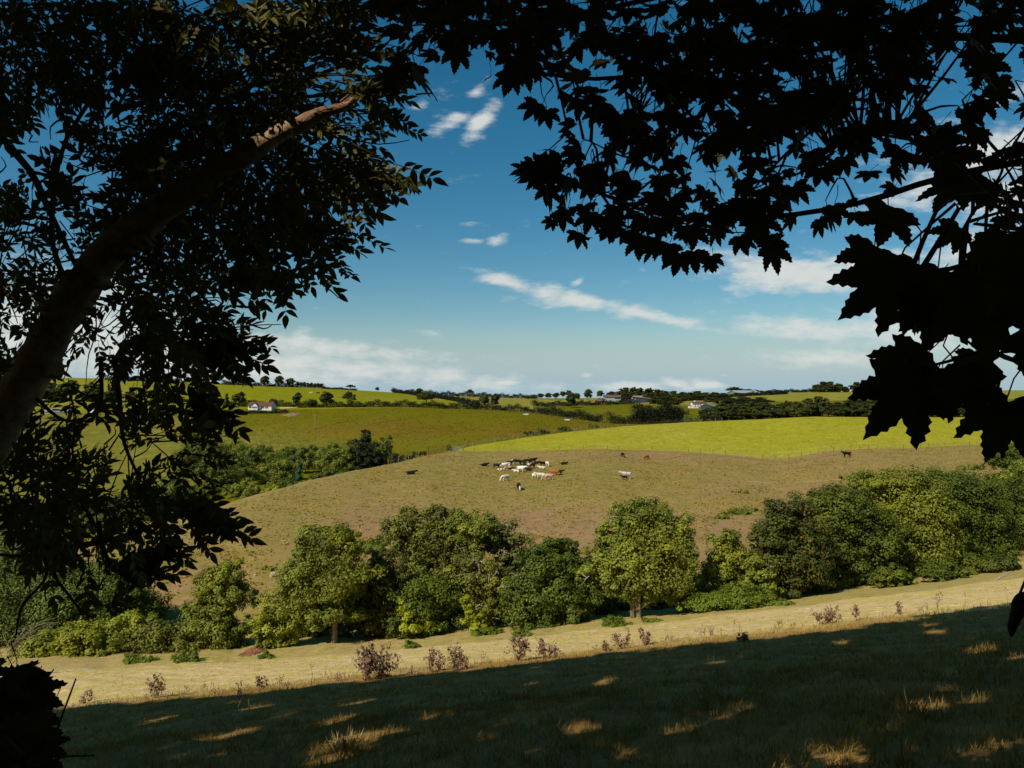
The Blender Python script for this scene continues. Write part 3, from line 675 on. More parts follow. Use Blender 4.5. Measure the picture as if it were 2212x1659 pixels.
# hedge scraps on the meadow side of the brow
for (px, py, w, h, d, lab) in [(969, 968, 9, 7, 262, 'single round bush left of the field gate'), (1143, 936, 16, 5, 300, 'left bush of the three behind the bright field fence'), (1172, 933, 18, 6, 300, 'middle bush of the three behind the bright field fence'), (1216, 929, 20, 7, 312, 'right bush of the three behind the bright field fence, the roundest'), (1280, 920, 14, 4, 318, 'flat bush where the bright field fence meets the dark hedge')]:
    B('bush', lab, 'bush', px, d, [(px, py, w, h), (px + w * .5, py + h * .3, w * .55, h * .7)], LM['dark'], leaf=.5, dens=12, trunk=False, group='bushes along the bright field')
B('hedge', 'dark bushy hedge along the pasture brow left of the field gate', 'hedge', 880, 228, [(862, 993, 14, 6), (885, 987, 20, 5), (910, 980, 18, 4)], LM['hedge'], leaf=.45, dens=12, trunk=False)

# ------------------------------------------------------------------ far trees: a few models, copied
def model(kind, mat, bark=DARKBARK):
    t = thing('far_tree', (0, 0, 0), None, None)
    if kind == 'round': bl = [((0, 0, .62), (.34, .34, .30)), ((.14, .05, .78), (.2, .2, .17)), ((-.17, 0, .52), (.22, .22, .2)), ((.18, -.05, .45), (.2, .2, .18))]
    elif kind == 'dense': bl = [((0, 0, .30), (.40, .38, .30)), ((.05, 0, .62), (.32, .32, .30)), ((-.2, .05, .45), (.26, .26, .28)), ((.22, 0, .4), (.26, .26, .28)), ((0, 0, .82), (.2, .2, .15))]
    elif kind == 'tall': bl = [((0, 0, .58), (.2, .2, .34)), ((.03, 0, .8), (.15, .15, .18)), ((-.08, 0, .4), (.18, .18, .22))]
    elif kind == 'wide': bl = [((0, 0, .62), (.46, .4, .26)), ((.25, 0, .7), (.26, .26, .2)), ((-.28, 0, .58), (.26, .26, .2)), ((0, 0, .82), (.24, .24, .14))]
    elif kind == 'bush': bl = [((0, 0, .45), (.5, .45, .42)), ((.3, 0, .38), (.3, .3, .3)), ((-.3, .1, .36), (.3, .3, .3))]
    elif kind == 'blown': bl = [((.05, 0, .72), (.38, .3, .2)), ((-.3, 0, .6), (.24, .2, .1)), ((.36, 0, .55), (.24, .22, .16)), ((-.05, 0, .86), (.2, .2, .1))]
    else: bl = [((0, 0, .3), (.24, .24, .2)), ((0, 0, .55), (.17, .17, .2)), ((0, 0, .8), (.09, .09, .18))]
    Cs = [blob_leaves(c, np.array(r) * .9, int(2600 * r[0] / .3), clump=.36) for c, r in bl]
    C = np.vstack([a for a, _ in Cs]); N = np.vstack([b for _, b in Cs])
    C[:, 2] = np.maximum(C[:, 2], .01)
    V, f = scatter(C, N, .06 * R.uniform(.6, 1.3, len(C)))
    build('crown', V, f, mat, t)
    G = Geo()
    G.tube(curve([(0, 0, -.1), (.01, 0, .25), (0, 0, .75)], 6), np.linspace(.03, .01, 6), 5)
    for c, r in bl: G.tube(curve([(0, 0, .25), np.array(c) * [.6, .6, .9], c], 5), np.linspace(.016, .004, 5), 4)
    G.make('trunk', bark, t)
    return t
KINDS = {}
USED = set()
def far_tree(kind, px, d, top, wpx, label, group, lit=False, base=None, name='broadleaf_tree', cat='tree', sink=0.):
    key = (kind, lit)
    if key not in KINDS: KINDS[key] = model(kind, LM['farpale' if lit else 'far'])
    src = KINDS[key]
    o = src if key not in USED else copy_tree(src)
    USED.add(key)
    g = ground(px, d)
    ht = -(top - CY) / F * d - g[2] + sink
    w = wpx / F * d
    o.name = name
    o.location = g - [0, 0, sink]
    o.scale = (w / .8 if kind not in ('tall', 'wide', 'blown', 'bush') else w / {'tall': .46, 'wide': 1.0, 'blown': 1.0, 'bush': 1.1}[kind], ) * 2 + (ht / .95,)
    o.rotation_euler = (0, 0, R.uniform(-.5, .5) if kind == 'blown' else R.uniform(0, 6.28))
    tag(o, label, cat, group)
    return o
HG = 'hedgerow trees on the far hill'
T_ = far_tree
T_('round', 572, 640, 812, 22, 'first round tree on the skyline hedge above the white bungalow', HG)
T_('round', 603, 640, 812, 22, 'second round tree on the skyline hedge above the white bungalow', HG)
T_('round', 628, 645, 817, 24, 'tree at the left end of the skyline copse row', HG)
T_('wide', 499, 640, 805, 20, 'dark skyline tree beside a utility pole, next to the ash leaves', HG)
T_('round', 468, 640, 804, 34, 'paler skyline tree half behind the ash leaves', HG, lit=True)
for k in range(8):
    T_('tall', 643 + k * 7.4, 668, 823.5 + k * .6 + (k % 2), 9, 'one of the even small trees in the skyline copse row', 'trees of the skyline copse row')
T_('blown', 757, 672, 831, 20, 'thin wind blown tree alone on the skyline', HG)
T_('round', 815, 672, 836, 10, 'small round skyline tree above the hedge end', HG)
T_('round', 849, 672, 840, 10, 'small round skyline tree where the far hedge begins', HG)
T_('round', 905, 600, 839, 20, 'tree peeping over the broad double tree on the diagonal hedge', HG)
T_('wide', 921, 452, 846, 44, 'broad double crowned tree on the long dark hedge', HG, lit=True)
T_('blown', 1015, 660, 841, 17, 'leaning skyline tree above the diagonal hedge', HG)
T_('bush', 1026, 450, 861, 26, 'low spreading tree left of the dark pair on the long hedge', HG)
T_('round', 1046, 455, 852, 26, 'lighter tree of the dark pair on the long hedge', HG, lit=True)
T_('tall', 1071, 448, 850, 23, 'darker upright tree of the pair on the long hedge', HG)
T_('tall', 643, 440, 847, 21, 'upright oval tree on the hedge right of the bungalow', HG)
T_('bush', 674, 442, 860, 25, 'low dome shaped tree on the hedge between two tall ones', HG)
T_('round', 705, 438, 848, 34, 'big round tree on the hedge right of the bungalow', HG)
T_('blown', 753, 438, 846, 28, 'ragged tree with a broken outline, last on that hedge', HG)
T_('bush', 590, 452, 859, 22, 'bush right behind the bungalow roof', HG)
T_('round', 516, 445, 846, 32, 'airy tree left of the bungalow', HG, lit=True)
T_('cone', 490, 440, 848, 22, 'pointed dark tree left of the airy one near the bungalow', HG)
T_('round', 1234, 500, 849, 24, 'dark round tree standing before the farm hedge', HG)
T_('bush', 1184, 432, 888, 26, 'pair of round bushes at the hedge corner below the farm', HG)
T_('round', 1404, 448, 877, 27, 'single round tree on the dark green field below the barns', HG)
FWD = 'wood around the farm'
for (px, top, w, kd) in [(1140, 853, 16, 'bush'), (1153, 852, 16, 'bush'), (1168, 850, 20, 'round'), (1184, 849, 18, 'round'), (1200, 848, 20, 'round'), (1216, 845, 20, 'wide'), (1230, 843, 20, 'round'), (1246, 847, 16, 'bush')]:
    T_(kd, px, 655, top, w, 'dark tree of the low wood on the skyline left of the farm', 'trees of the skyline wood left of the farm', lit=(int(px) % 3 == 0))
T_('round', 1270, 600, 841, 21, 'round tree alone on the skyline between the wood and the first barn', FWD)
T_('wide', 1296, 615, 843, 20, 'tree behind the left end of the pale barn', FWD)
T_('wide', 1320, 620, 845, 20, 'tree behind the middle of the pale barn', FWD)
T_('round', 1353, 540, 845, 28, 'dark tree standing between the two barns', FWD)
for (px, top, w) in [(1335, 845, 20), (1352, 838, 26), (1368, 836, 20), (1384, 838, 22), (1401, 838, 24), (1420, 842, 26), (1438, 845, 24), (1456, 845, 24), (1474, 847, 24), (1490, 848, 22), (1508, 845, 26), (1525, 848, 24), (1545, 847, 26), (1562, 849, 24)]:
    T_('dense', px, 592 + (px % 5) * 7, top, w * 1.2, 'dark crown of the skyline wood behind the dark barn and farmhouse', 'trees of the wood behind the farm', lit=(px % 3 == 0))
for (px, top, w, d) in [(1405, 852, 26, 575), (1425, 850, 26, 578), (1447, 852, 28, 575), (1415, 856, 24, 570), (1432, 858, 24, 565), (1448, 857, 26, 560), (1464, 857, 24, 565), (1530, 860, 28, 570), (1550, 862, 30, 560), (1572, 858, 26, 570), (1590, 862, 30, 560), (1606, 857, 26, 575), (1625, 861, 28, 570), (1645, 858, 26, 575)]:
    T_('dense', px, d, top, w * 1.2, 'dark tree close round the white farmhouse', 'trees close round the farmhouse', lit=(px % 4 == 0))
for (px, top, w, d) in [(1522, 885, 24, 428), (1543, 880, 30, 424), (1560, 876, 32, 430), (1576, 878, 30, 428), (1582, 884, 28, 424), (1600, 874, 32, 432), (1618, 868, 34, 436), (1640, 870, 34, 430), (1660, 876, 32, 426), (1684, 874, 30, 430), (1704, 866, 30, 436), (1725, 868, 32, 434), (1748, 862, 30, 438), (1768, 858, 34, 440), (1790, 866, 30, 432), (1810, 870, 30, 430), (1834, 864, 34, 436), (1856, 858, 36, 440), (1878, 860, 34, 438), (1900, 864, 32, 434), (1925, 862, 34, 436), (1948, 868, 32, 434), (1975, 860, 36, 438), (2005, 864, 34, 436), (2035, 862, 34, 438), (2065, 866, 34, 436), (2100, 862, 36, 438), (2135, 864, 36, 436), (2170, 866, 36, 438)]:
    T_('dense' if px != 1790 else 'cone', px, d - 12, top, w * 1.25, 'bushy tree of the long wood behind the bright field crest', 'trees of the wood behind the bright field', lit=(int(px) % 3 == 0))
for (px, top, w, d) in [(1412, 858, 24, 530), (1428, 856, 26, 525), (1444, 858, 24, 528), (1460, 861, 24, 522), (1418, 851, 26, 555), (1438, 850, 28, 556), (1458, 852, 28, 552), (1478, 855, 26, 570), (1498, 855, 26, 572), (1518, 854, 28, 570), (1536, 858, 26, 545), (1552, 860, 28, 530), (1570, 862, 28, 520), (1588, 862, 30, 525), (1606, 860, 30, 530), (1622, 862, 28, 520), (1640, 860, 30, 525), (1656, 864, 26, 520), (1560, 870, 26, 480), (1582, 872, 28, 470), (1604, 868, 30, 480), (1628, 866, 30, 490), (1650, 868, 28, 480)]:
    T_('dense', px, d, top, w * 1.2, 'dark tree of the belt between the farmhouse and the long wood', 'trees between the farmhouse and the long wood', lit=(px % 3 == 0))
T_('blown', 1586, 640, 836, 38, 'large wind shaped tree behind the left of the hilltop shed', FWD)
T_('wide', 1617, 645, 840, 26, 'low domed tree behind the right of the hilltop shed', FWD)
T_('tall', 1590, 618, 848, 9, 'small dark tree right in front of the hilltop shed', FWD)
for (px, top, w) in [(1764, 830, 20), (1778, 825, 26), (1794, 825, 26), (1812, 828, 22), (1828, 835, 12), (1850, 826, 24), (1872, 823, 28), (1892, 829, 22), (1912, 824, 22), (1935, 826, 26), (1960, 828, 26)]:
    T_('dense', px, 660, top, w * 1.2, 'rounded tree of the skyline wood at right above the ochre field', 'trees of the right skyline wood', lit=(px % 4 == 0))
for (px, top, w, d, lt) in [(110, 828, 44, 500, False), (150, 822, 50, 505, False), (200, 826, 46, 500, True), (245, 836, 40, 490, False), (285, 846, 36, 480, True), (330, 842, 50, 490, False), (370, 852, 44, 480, False), (405, 862, 40, 470, True), (440, 858, 40, 470, False), (350, 880, 44, 430, True), (395, 886, 40, 425, True), (300, 890, 30, 430, False), (60, 836, 44, 490, True), (20, 840, 50, 480, False)]:
    T_('dense' if px % 3 else 'round', px, d, top, w * 1.1, 'tree of the valley wood seen through the ash leaves', 'trees of the valley wood behind the ash', lit=lt)
for (px, top, w, d) in [(120, 898, 40, 400), (180, 902, 36, 395), (235, 906, 34, 390), (275, 908, 30, 388)]:
    T_('bush', px, d, top, w, 'low bush on the edge of the pale field behind the ash', 'bushes edging the pale field', lit=True, name='bush', cat='bush')

# hedges
def hedge(label, pts, h, w, per=26, leaf=.5, mat='hedge', name='hedge', lo=80., dfix=None):
    g = []
    for q in pts:
        g.append(ground(q[0], q[2]) if len(q) > 2 else hit(q[0], q[1], lo))
    g = np.array(g)
    seg = np.linalg.norm(np.diff(g, axis=0), axis=1); s = np.concatenate([[0], np.cumsum(seg)])
    n = int(s[-1] * per * 3.6)
    q = R.uniform(0, s[-1], n)
    c = np.stack([np.interp(q, s, g[:, k]) for k in range(3)], -1)
    c[:, 2] = [gz(x, y) for x, y in c[:, :2]]
    hh = h * (1 + .28 * np.sin(q * .37 + 1) + .22 * np.sin(q * 1.1) + .15 * np.sin(q * 2.3))
    C = c + np.stack([R.normal(size=n) * w * .4, R.normal(size=n) * w * .4, hh * R.uniform(.02, 1, n) ** .8], -1)
    V, f = scatter(C, nrm(R.normal(size=(n, 3)) * .7 + [0, -.3, .5]), leaf * R.uniform(.6, 1.3, n))
    return tag(build(name, V, f, LM[mat]), label, 'hedge', 'hedges between the far fields')
hedge('long dark hedge across the hill below the far trees, right of the bungalow', [(752, 0, 436), (860, 0, 433), (967, 0, 432), (1100, 0, 431), (1190, 0, 431)], 3.2, 2.2, 34, .55)
hedge('double hedge from the bungalow to the ragged tree', [(545, 0, 446), (620, 0, 444), (700, 0, 440), (760, 0, 437)], 3.0, 2., 34, .5)
hedge('thin hedge behind and left of the bungalow', [(480, 0, 452), (520, 0, 450), (560, 0, 448)], 2.6, 2., 34, .5)
hedge('low hedge along the front of the bungalow garden', [(478, 0, 408), (530, 0, 408), (585, 0, 409), (622, 0, 410)], 1.5, 1.4, 40, .4)
hedge('dark hedge running down from the corner bushes to the bright field', [(1188, 0, 432), (1230, 0, 430), (1270, 0, 429), (1300, 0, 428)], 4.2, 3., 44, .6)
hedge('dark hedge continuing behind the bright field fence', [(1312, 0, 428), (1345, 0, 426), (1375, 0, 424), (1410, 0, 422)], 4.6, 3.5, 44, .6)
hedge('tall dark overgrown hedge below the single round tree', [(1372, 0, 424), (1400, 0, 421), (1440, 0, 418), (1480, 0, 417)], 9.0, 5., 120, .75)
hedge('small reddish brown hedge right of the tall overgrown one', [(1480, 0, 410), (1510, 0, 410)], 3.2, 3., 60, .5, 'olive')
hedge('hedge under the farm buildings on top of the dark green field', [(1150, 0, 520), (1240, 0, 521), (1330, 0, 522), (1365, 0, 522)], 3.0, 2.4, 34, .6)
hedge('diagonal hedge climbing from the double crowned tree to the dark pair', [(938, 0, 575), (975, 0, 530), (1010, 0, 480), (1030, 0, 455)], 2.6, 2., 34, .6)
hedge('skyline hedge along the left ridge', [(480, 0, 640), (560, 0, 642), (640, 0, 650), (700, 0, 660)], 3.0, 2.5, 26, .7)
hedge('short hedge scrap on the ridge slope below the copse row', [(695, 0, 640), (725, 0, 650), (770, 0, 660)], 1.4, 2., 24, .6)
hedge('skyline hedge from the small round trees to the low wood', [(848, 0, 676), (930, 0, 676), (1050, 0, 678), (1160, 0, 678)], 3.2, 2.5, 26, .7)
hedge('hedge sloping down the ridge from the small round tree', [(850, 0, 672), (880, 0, 640), (905, 0, 600)], 2.4, 2., 26, .6)
hedge('skyline hedge right of the hilltop shed', [(1630, 0, 676), (1700, 0, 678), (1770, 0, 678)], 2.4, 2.5, 26, .7)
hedge('hedge in front of the hilltop shed', [(1545, 0, 600), (1600, 0, 602), (1660, 0, 615), (1700, 0, 630)], 2.6, 2.5, 30, .6)
hedge('brown hedge low on the left ridge behind the ash leaves', [(225, 0, 640), (300, 0, 640), (390, 0, 640)], 3.5, 2.5, 28, .7)
# ------------------------------------------------------------------ buildings
def mt(name, a, b=None, **k): return plain_mat(name, a, b, **k)
BM = {'white': mt('white render', (.74, .74, .72), (.62, .62, .60), scale=1.5), 'rose': mt('rosy white render', (.78, .70, .66), (.68, .60, .56), scale=1.5),
      'tile': mt('red brown roof tiles', lin(112, 70, 58), lin(76, 46, 38), scale=2.5, stretch=(1, 6, 6)), 'slate': mt('slate roof', lin(96, 84, 82), lin(64, 54, 54), scale=2.5, stretch=(1, 6, 6)),
      'glass': mt('dark window glass', (.03, .04, .05), (.02, .025, .03), rough=.15, spec=.6), 'frame': mt('pale window frames', (.7, .74, .74)), 'brick': mt('chimney brick', lin(150, 80, 64)),
      'steel': mt('blue grey sheet cladding', lin(62, 72, 80), lin(46, 54, 62), scale=1.2, stretch=(6, 1, .3)), 'asb': mt('pinkish grey fibre sheet', lin(148, 136, 128), lin(116, 104, 98), scale=1., stretch=(5, 1, 1)),
      'rust': mt('rusty brown fibre sheet', lin(112, 86, 76), lin(84, 62, 54), scale=1., stretch=(5, 1, 1)), 'mint': mt('pale green sheet', lin(150, 176, 168), lin(124, 150, 144), scale=1.), 'green': mt('weathered green sheet', lin(104, 128, 118), lin(84, 106, 100), scale=1.),
      'light': mt('pale translucent panel', (.75, .74, .70)), 'shed': mt('pale blue grey shed roof', lin(150, 164, 172), lin(118, 134, 144), scale=.8, stretch=(4, 1, 1)), 'dark': mt('flat dark panel', (.02, .02, .02)),
      'stone': mt('garden stone wall', lin(150, 132, 108), lin(104, 92, 74), scale=3.)}

def gable(bldg, x0, x1, y0, y1, h, rise, wall, roof, over=.35, z0=-1.2):
    """walls with gable ends along x, and a pitched roof of its own"""
    ym = (y0 + y1) / 2
    G = Geo()
    v = [(x0, y0, z0), (x1, y0, z0), (x1, y1, z0), (x0, y1, z0), (x0, y0, h), (x1, y0, h), (x1, y1, h), (x0, y1, h), (x0, ym, h + rise), (x1, ym, h + rise)]
    G.add(v, [np.array([(0, 1, 5, 4), (2, 3, 7, 6)]), np.array([(1, 2, 6, 9, 5), (3, 0, 4, 8, 7)])])
    G.make('wall', wall, bldg)
    G = Geo(); t = .16; k = rise / (ym - y0)
    for sgn, ya in ((1, y0), (-1, y1)):
        a = ya - sgn * over; za = h - k * over
        vv = [(x0 - over, a, za), (x1 + over, a, za), (x1 + over, ym, h + rise), (x0 - over, ym, h + rise)]
        vv += [(p[0], p[1], p[2] + t) for p in vv]
        G.add(vv, [np.array([(0, 1, 2, 3), (7, 6, 5, 4), (0, 4, 5, 1), (1, 5, 6, 2), (2, 6, 7, 3), (3, 7, 4, 0)])])
    return G.make('roof', roof, bldg)

def boxpart(name, lo, hi, mat, parent):
    G = Geo(); G.box(lo, hi); return G.make(name, mat, parent)

def window(bldg, x, z, w, h, y, name='window', fm='frame', gm='glass', mull=1):
    f = Geo()
    e = .09
    f.box((x - w / 2 - e, y - .05, z - e), (x + w / 2 + e, y - .003, z)); f.box((x - w / 2 - e, y - .05, z + h), (x + w / 2 + e, y - .003, z + h + e))
    f.box((x - w / 2 - e, y - .05, z), (x - w / 2, y - .003, z + h)); f.box((x + w / 2, y - .05, z), (x + w / 2 + e, y - .003, z + h))
    for k in range(mull): 
        xx = x - w / 2 + w * (k + 1) / (mull + 1); f.box((xx - .03, y - .045, z), (xx + .03, y - .003, z + h))
    o = f.make(name, BM[fm], bldg)
    boxpart('pane', (x - w / 2, y - .025, z), (x + w / 2, y - .004, z + h), BM[gm], o)
    return o

# white bungalow
d = 432; g = hit(566, 885, 380); d = g[1]; k = d / F
bg = thing('bungalow', g, 'long low white bungalow with a red tiled roof and a bowed front bay', 'house', rotz=-.10)
Lh = 52 * k / 2
gable(bg, -Lh, Lh, -3, 4, 2.5, 1.9, BM['white'], BM['tile'])
G = Geo(); x0, x1 = -Lh + 8.5 * k * 1.2, -Lh + 23 * k * 1.0
v = [(x0, -4.4, -1), (x1, -4.4, -1), (x1, -2.9, -1), (x0, -2.9, -1), (x0, -4.4, 2.55), (x1, -4.4, 2.55), (x1, -2.9, 2.55), (x0, -2.9, 2.55), ((x0 + x1) / 2, -4.4, 3.9), ((x0 + x1) / 2, -1.2, 3.9)]
G.add(v, [np.array([(3, 0, 4, 7), (1, 2, 6, 5)]), np.array([(0, 1, 5, 8, 4)])])
bay = G.make('front_bay', BM['white'], bg)
G = Geo()
for a, b in (((x0 - .3, 2.45), 1), ((x1 + .3, 2.45), -1)):
    vv = [(a[0], -4.7, a[1]), ((x0 + x1) / 2, -4.7, 4.02), ((x0 + x1) / 2, -.9, 4.02), (a[0], -2.2, a[1])]
    G.add(vv + [(p[0], p[1], p[2] + .12) for p in vv], [np.array([(0, 1, 2, 3), (7, 6, 5, 4), (0, 4, 5, 1), (1, 5, 6, 2), (2, 6, 7, 3), (3, 7, 4, 0)])])
G.make('bay_roof', BM['tile'], bay)
for q in (.22, .5, .78): window(bg, x0 + (x1 - x0) * q, .95, .85, 1.15, -4.4)
for q, w in ((.09, 1.5), (.63, 1.6), (.82, 1.2), (.74, .7)): window(bg, -Lh + 2 * Lh * q, .9, w, 1.15, -3.0)
for q, yy_ in ((.49, .5), (.93, .5)):
    c = boxpart('chimney', (-Lh + 2 * Lh * q - .35, yy_ - .3, 3.2), (-Lh + 2 * Lh * q + .35, yy_ + .3, 5.2), BM['brick'], bg)
boxpart('door', (-Lh + 2 * Lh * .53, -3.06, 0), (-Lh + 2 * Lh * .53 + .9, -3.003, 2.05), BM['steel'], bg)

# white farmhouse
g = hit(1500, 876, 450); g = hit(1508, 881, 440); k = g[1] / F; zt = -.5
fh = thing('farmhouse', g + [0, 0, zt + .5], 'rosy white two storey farmhouse with chimneys at the edge of the wood', 'house', rotz=.16)
Lf = 44 * k / 2
fh.scale = (.66, .66, .62)
gable(fh, -Lf, Lf, -3.2, 3.2, 4.7, 2.3, BM['rose'], BM['slate'], z0=-3)
G = Geo(); G.box((-Lf - 3.2, -2.4, -3), (-Lf - .003, 2, 2.3)); ext = G.make('side_wing', BM['rose'], fh)
G = Geo(); G.box((-Lf - 3.4, -2.6, 2.303), (-Lf - .006, 2.2, 2.5)); G.make('wing_roof', BM['slate'], ext)
G = Geo(); G.box((Lf * .45, -5.4, -3), (Lf * .98, -3.203, 4.2)); por = G.make('front_wing', BM['rose'], fh)
G = Geo(); vv = [(Lf * .42, -5.7, 4.2), (Lf * 1.0, -5.7, 4.2), (Lf * 1.0, -3.21, 5.3), (Lf * .42, -3.21, 5.3)]
G.add(vv + [(p[0], p[1], p[2] + .15) for p in vv], [np.array([(0, 3, 2, 1), (4, 5, 6, 7), (0, 1, 5, 4), (1, 2, 6, 5), (2, 3, 7, 6), (3, 0, 4, 7)])]); G.make('wing_roof', BM['slate'], por)
for q in (-.62, -.2, .22):
    window(fh, Lf * q, 3.0, .9, 1.1, -3.2); window(fh, Lf * q, .7, .9, 1.2, -3.2)
window(fh, Lf * .7, 2.4, .8, 1., -5.4)
boxpart('door', (-Lf * .02, -3.26, -.6), (Lf * .12, -3.203, 1.6), BM['dark'], fh)
for x, h_, m_ in ((-Lf * .55, 8.2, 'rose'), (Lf * .85, 8.6, 'brick')): boxpart('chimney', (x - .8, -.5, 5.2), (x + .8, .5, h_), BM[m_], fh) if x < 0 else boxpart('chimney', (x - .4, -.5, 5.2), (x + .4, .5, h_), BM[m_], fh)
gw = Geo(); 
pts = [ground(px, 512) for px in np.linspace(1470, 1512, 12)]
for a, b in zip(pts[:-1], pts[1:]):
    gw.box((a[0], a[1] - .3, min(a[2], b[2]) - .4), (b[0], a[1] + .3, max(a[2], b[2]) + 1.0))
tag(gw.make('garden_wall', BM['stone']), 'low stone garden wall below the white farmhouse', 'wall')

def barn(label, px, pybase, d, wpx, hpx, ridgepx, wall, roof, rotz=0., depth=12, lift=None, name='barn', rise=None):
    if pybase > 875: d = hit(px, pybase, 432)[1]
    g = ground(px, d); k = d / F
    z = -(pybase - CY) / F * d
    t = thing(name, (g[0], g[1], max(z, g[2] - .5)), label, 'barn', 'farm buildings on the far hill', rotz)
    hw = wpx * k / 2
    r = gable(t, -hw, hw, -depth / 2, depth / 2, hpx * k, ridgepx * k, BM[wall], BM[roof], .5, -4)
    return t, hw, k
t, hw, k = barn('pale green walled barn with a rusty brown roof and an open front', 1322, 862, 585, 34, 4.2, 4.5, 'mint', 'rust', -.05, 14)
boxpart('open_front_shade', (hw * .28, -7.05, .2), (hw * .95, -7.003, 3.6 * k), BM['dark'], t)  # dark panel whose colour stands in for the shade inside
# dark barn with a long single slope
g = ground(1384, 555); k = 555 / F; z = g[2]
t = thing('barn', (g[0], g[1], z), 'dark blue grey barn with one long sloping roof running down to the right', 'barn', 'farm buildings on the far hill', -.10)
x0, x1, ha, hb = -27 * k, 30 * k, 13 * k, 6.6 * k
G = Geo(); v = [(x0, -7, -4), (x1, -7, -4), (x1, 7, -4), (x0, 7, -4), (x0, -7, ha), (x1, -7, hb), (x1, 7, hb), (x0, 7, ha)]
G.add(v, [np.array([(0, 1, 5, 4), (1, 2, 6, 5), (2, 3, 7, 6), (3, 0, 4, 7)])]); G.make('wall', BM['steel'], t)
vv = [(x0 - .6, -7.6, ha + .05), (x1 + .6, -7.6, hb + .05 - .1), (x1 + .6, 7.6, hb - .05), (x0 - .6, 7.6, ha + .05)]
G = Geo(); G.add(vv + [(p[0], p[1], p[2] + .35) for p in vv], [np.array([(0, 3, 2, 1), (4, 5, 6, 7), (0, 1, 5, 4), (1, 2, 6, 5), (2, 3, 7, 6), (3, 0, 4, 7)])]); G.make('roof', BM['asb'], t)
boxpart('light_panel', (x0 + 6.5 * k, -7.06, 3.), (x0 + 8.2 * k, -7.003, ha * .86), BM['light'], t)
boxpart('light_panel', (x0 + 13.6 * k, -7.06, ha * .5), (x0 + 14.8 * k, -7.003, ha * .62), BM['light'], t)
boxpart('end_lean_to', (x0 - 4.6 * k, -6, -4), (x0 - .003, 5, ha * .93), BM['asb'], t)
barn('pinkish grey roofed barn showing over the dark sloping one', 1369, 868, 590, 36, 6.5, 5, 'asb', 'asb', -.04, 16)
t, hw, k = barn('long pale blue shed on the hilltop under wind shaped trees', 1606, 852.5, 630, 52, 4, 5, 'green', 'shed', .16, 18, name='farm_shed')
boxpart('end_door', (hw * .55, -9.06, 0), (hw * .7, -9.003, 2.9 * k), BM['dark'], t); boxpart('end_door', (hw * .78, -9.06, 0), (hw * .92, -9.003, 2.9 * k), BM['dark'], t)
boxpart('side_annexe', (-hw - 5.5, -6, -3), (-hw - .003, 5, 2.6 * k), BM['mint'], t)
barn('green sheeted shed right of the white farmhouse', 1534, 883.5, 515, 19, 6.5, 4, 'steel', 'green', .55, 12, name='farm_shed')
barn('small white lean to with a dark doorway below the green shed', 1538, 893, 470, 9, 6, 3, 'white', 'asb', .2, 6, name='farm_shed')
barn('grey curved sheet roof half sunk in the trees by the farm pole', 1568, 880, 480, 24, 2, 2.5, 'asb', 'asb', -.2, 10, name='farm_shed')
barn('long pale roof strip showing among trees right of the farm', 1682, 889, 455, 34, 4, 2.5, 'light', 'asb', 0, 8, name='farm_shed')
barn('low grey roofed building behind the ash trunk on the left', 130, 893, 420, 62, 4, 6, 'light', 'asb', .1, 9, name='cottage')
t, hw, k = barn('small white cottage between bushes behind the ash leaves', 212, 897, 412, 26, 9, 7, 'white', 'slate', -.3, 8, name='cottage')
window(t, -hw * .4, 1.0, .9, 1.1, -4); window(t, hw * .4, 1.0, .9, 1.1, -4)
t, hw, k = barn('tiny shed with a flat pale roof left of the bungalow', 507, 880, 432, 6, 3.5, 1, 'stone', 'light', 0, 3, name='garden_shed')

# bare earth bits, laid on the ground as thin mounds
def mound(name, label, cat, pts, h, mat, lo=20., jit=.25, sub=28, kind=None):
    q = np.array([hit(x, y, lo) for x, y in pts])
    c = q.mean(0)
    u = np.linspace(0, 1, len(q), endpoint=False)
    ring = np.stack([np.interp(np.linspace(0, 1, sub, endpoint=False), np.append(u, 1), np.append(q[:, k], q[0, k])) for k in range(2)], -1)
    V = [];
    fr = [1.0, .82, .55, .25]
    for i, f in enumerate(fr):
        for p in ring:
            xy = c[:2] + (p - c[:2]) * f * (1 + R.normal() * .05)
            V.append((xy[0], xy[1], gz(*xy) + (-.06 if i == 0 else h * (1 - f * f) * (1 + R.normal() * jit) + .03)))
    V.append((c[0], c[1], gz(c[0], c[1]) + h))
    n = sub
    qd = [(i * n + j, i * n + (j + 1) % n, (i + 1) * n + (j + 1) % n, (i + 1) * n + j) for i in range(len(fr) - 1) for j in range(n)]
    tr = [((len(fr) - 1) * n + j, (len(fr) - 1) * n + (j + 1) % n, len(V) - 1) for j in range(n)]
    o = build(name, np.array(V), [np.array(qd), np.array(tr)], mat)
    return tag(o, label, cat, kind=kind)
RED = mt('red earth', lin(146, 96, 68), lin(100, 66, 46), scale=.8); PINK = mt('pale pink subsoil', lin(140, 118, 90), lin(112, 92, 70), scale=.6); DRYP = mt('dry path', lin(196, 170, 140), lin(160, 136, 108), scale=1.)
mound('earth_bank', 'bare red earth bank in the gap left of the pale trunked tree', 'earth bank', [(508, 1420), (530, 1405), (555, 1397), (578, 1394), (574, 1408), (545, 1418)], .12, RED, 50)
mound('spoil_heap', 'pale pink earth heap by the garden hedge below the bungalow', 'earth heap', [(604, 897), (632, 892), (652, 891), (645, 897), (625, 900)], .5, PINK, 300)
if 0: mound('farm_track', 'pinkish track climbing from the earth heap to the hedge', 'track', [(622, 894), (640, 886), (655, 879), (660, 881), (646, 888), (628, 896)], .12, PINK, 300, kind='structure')
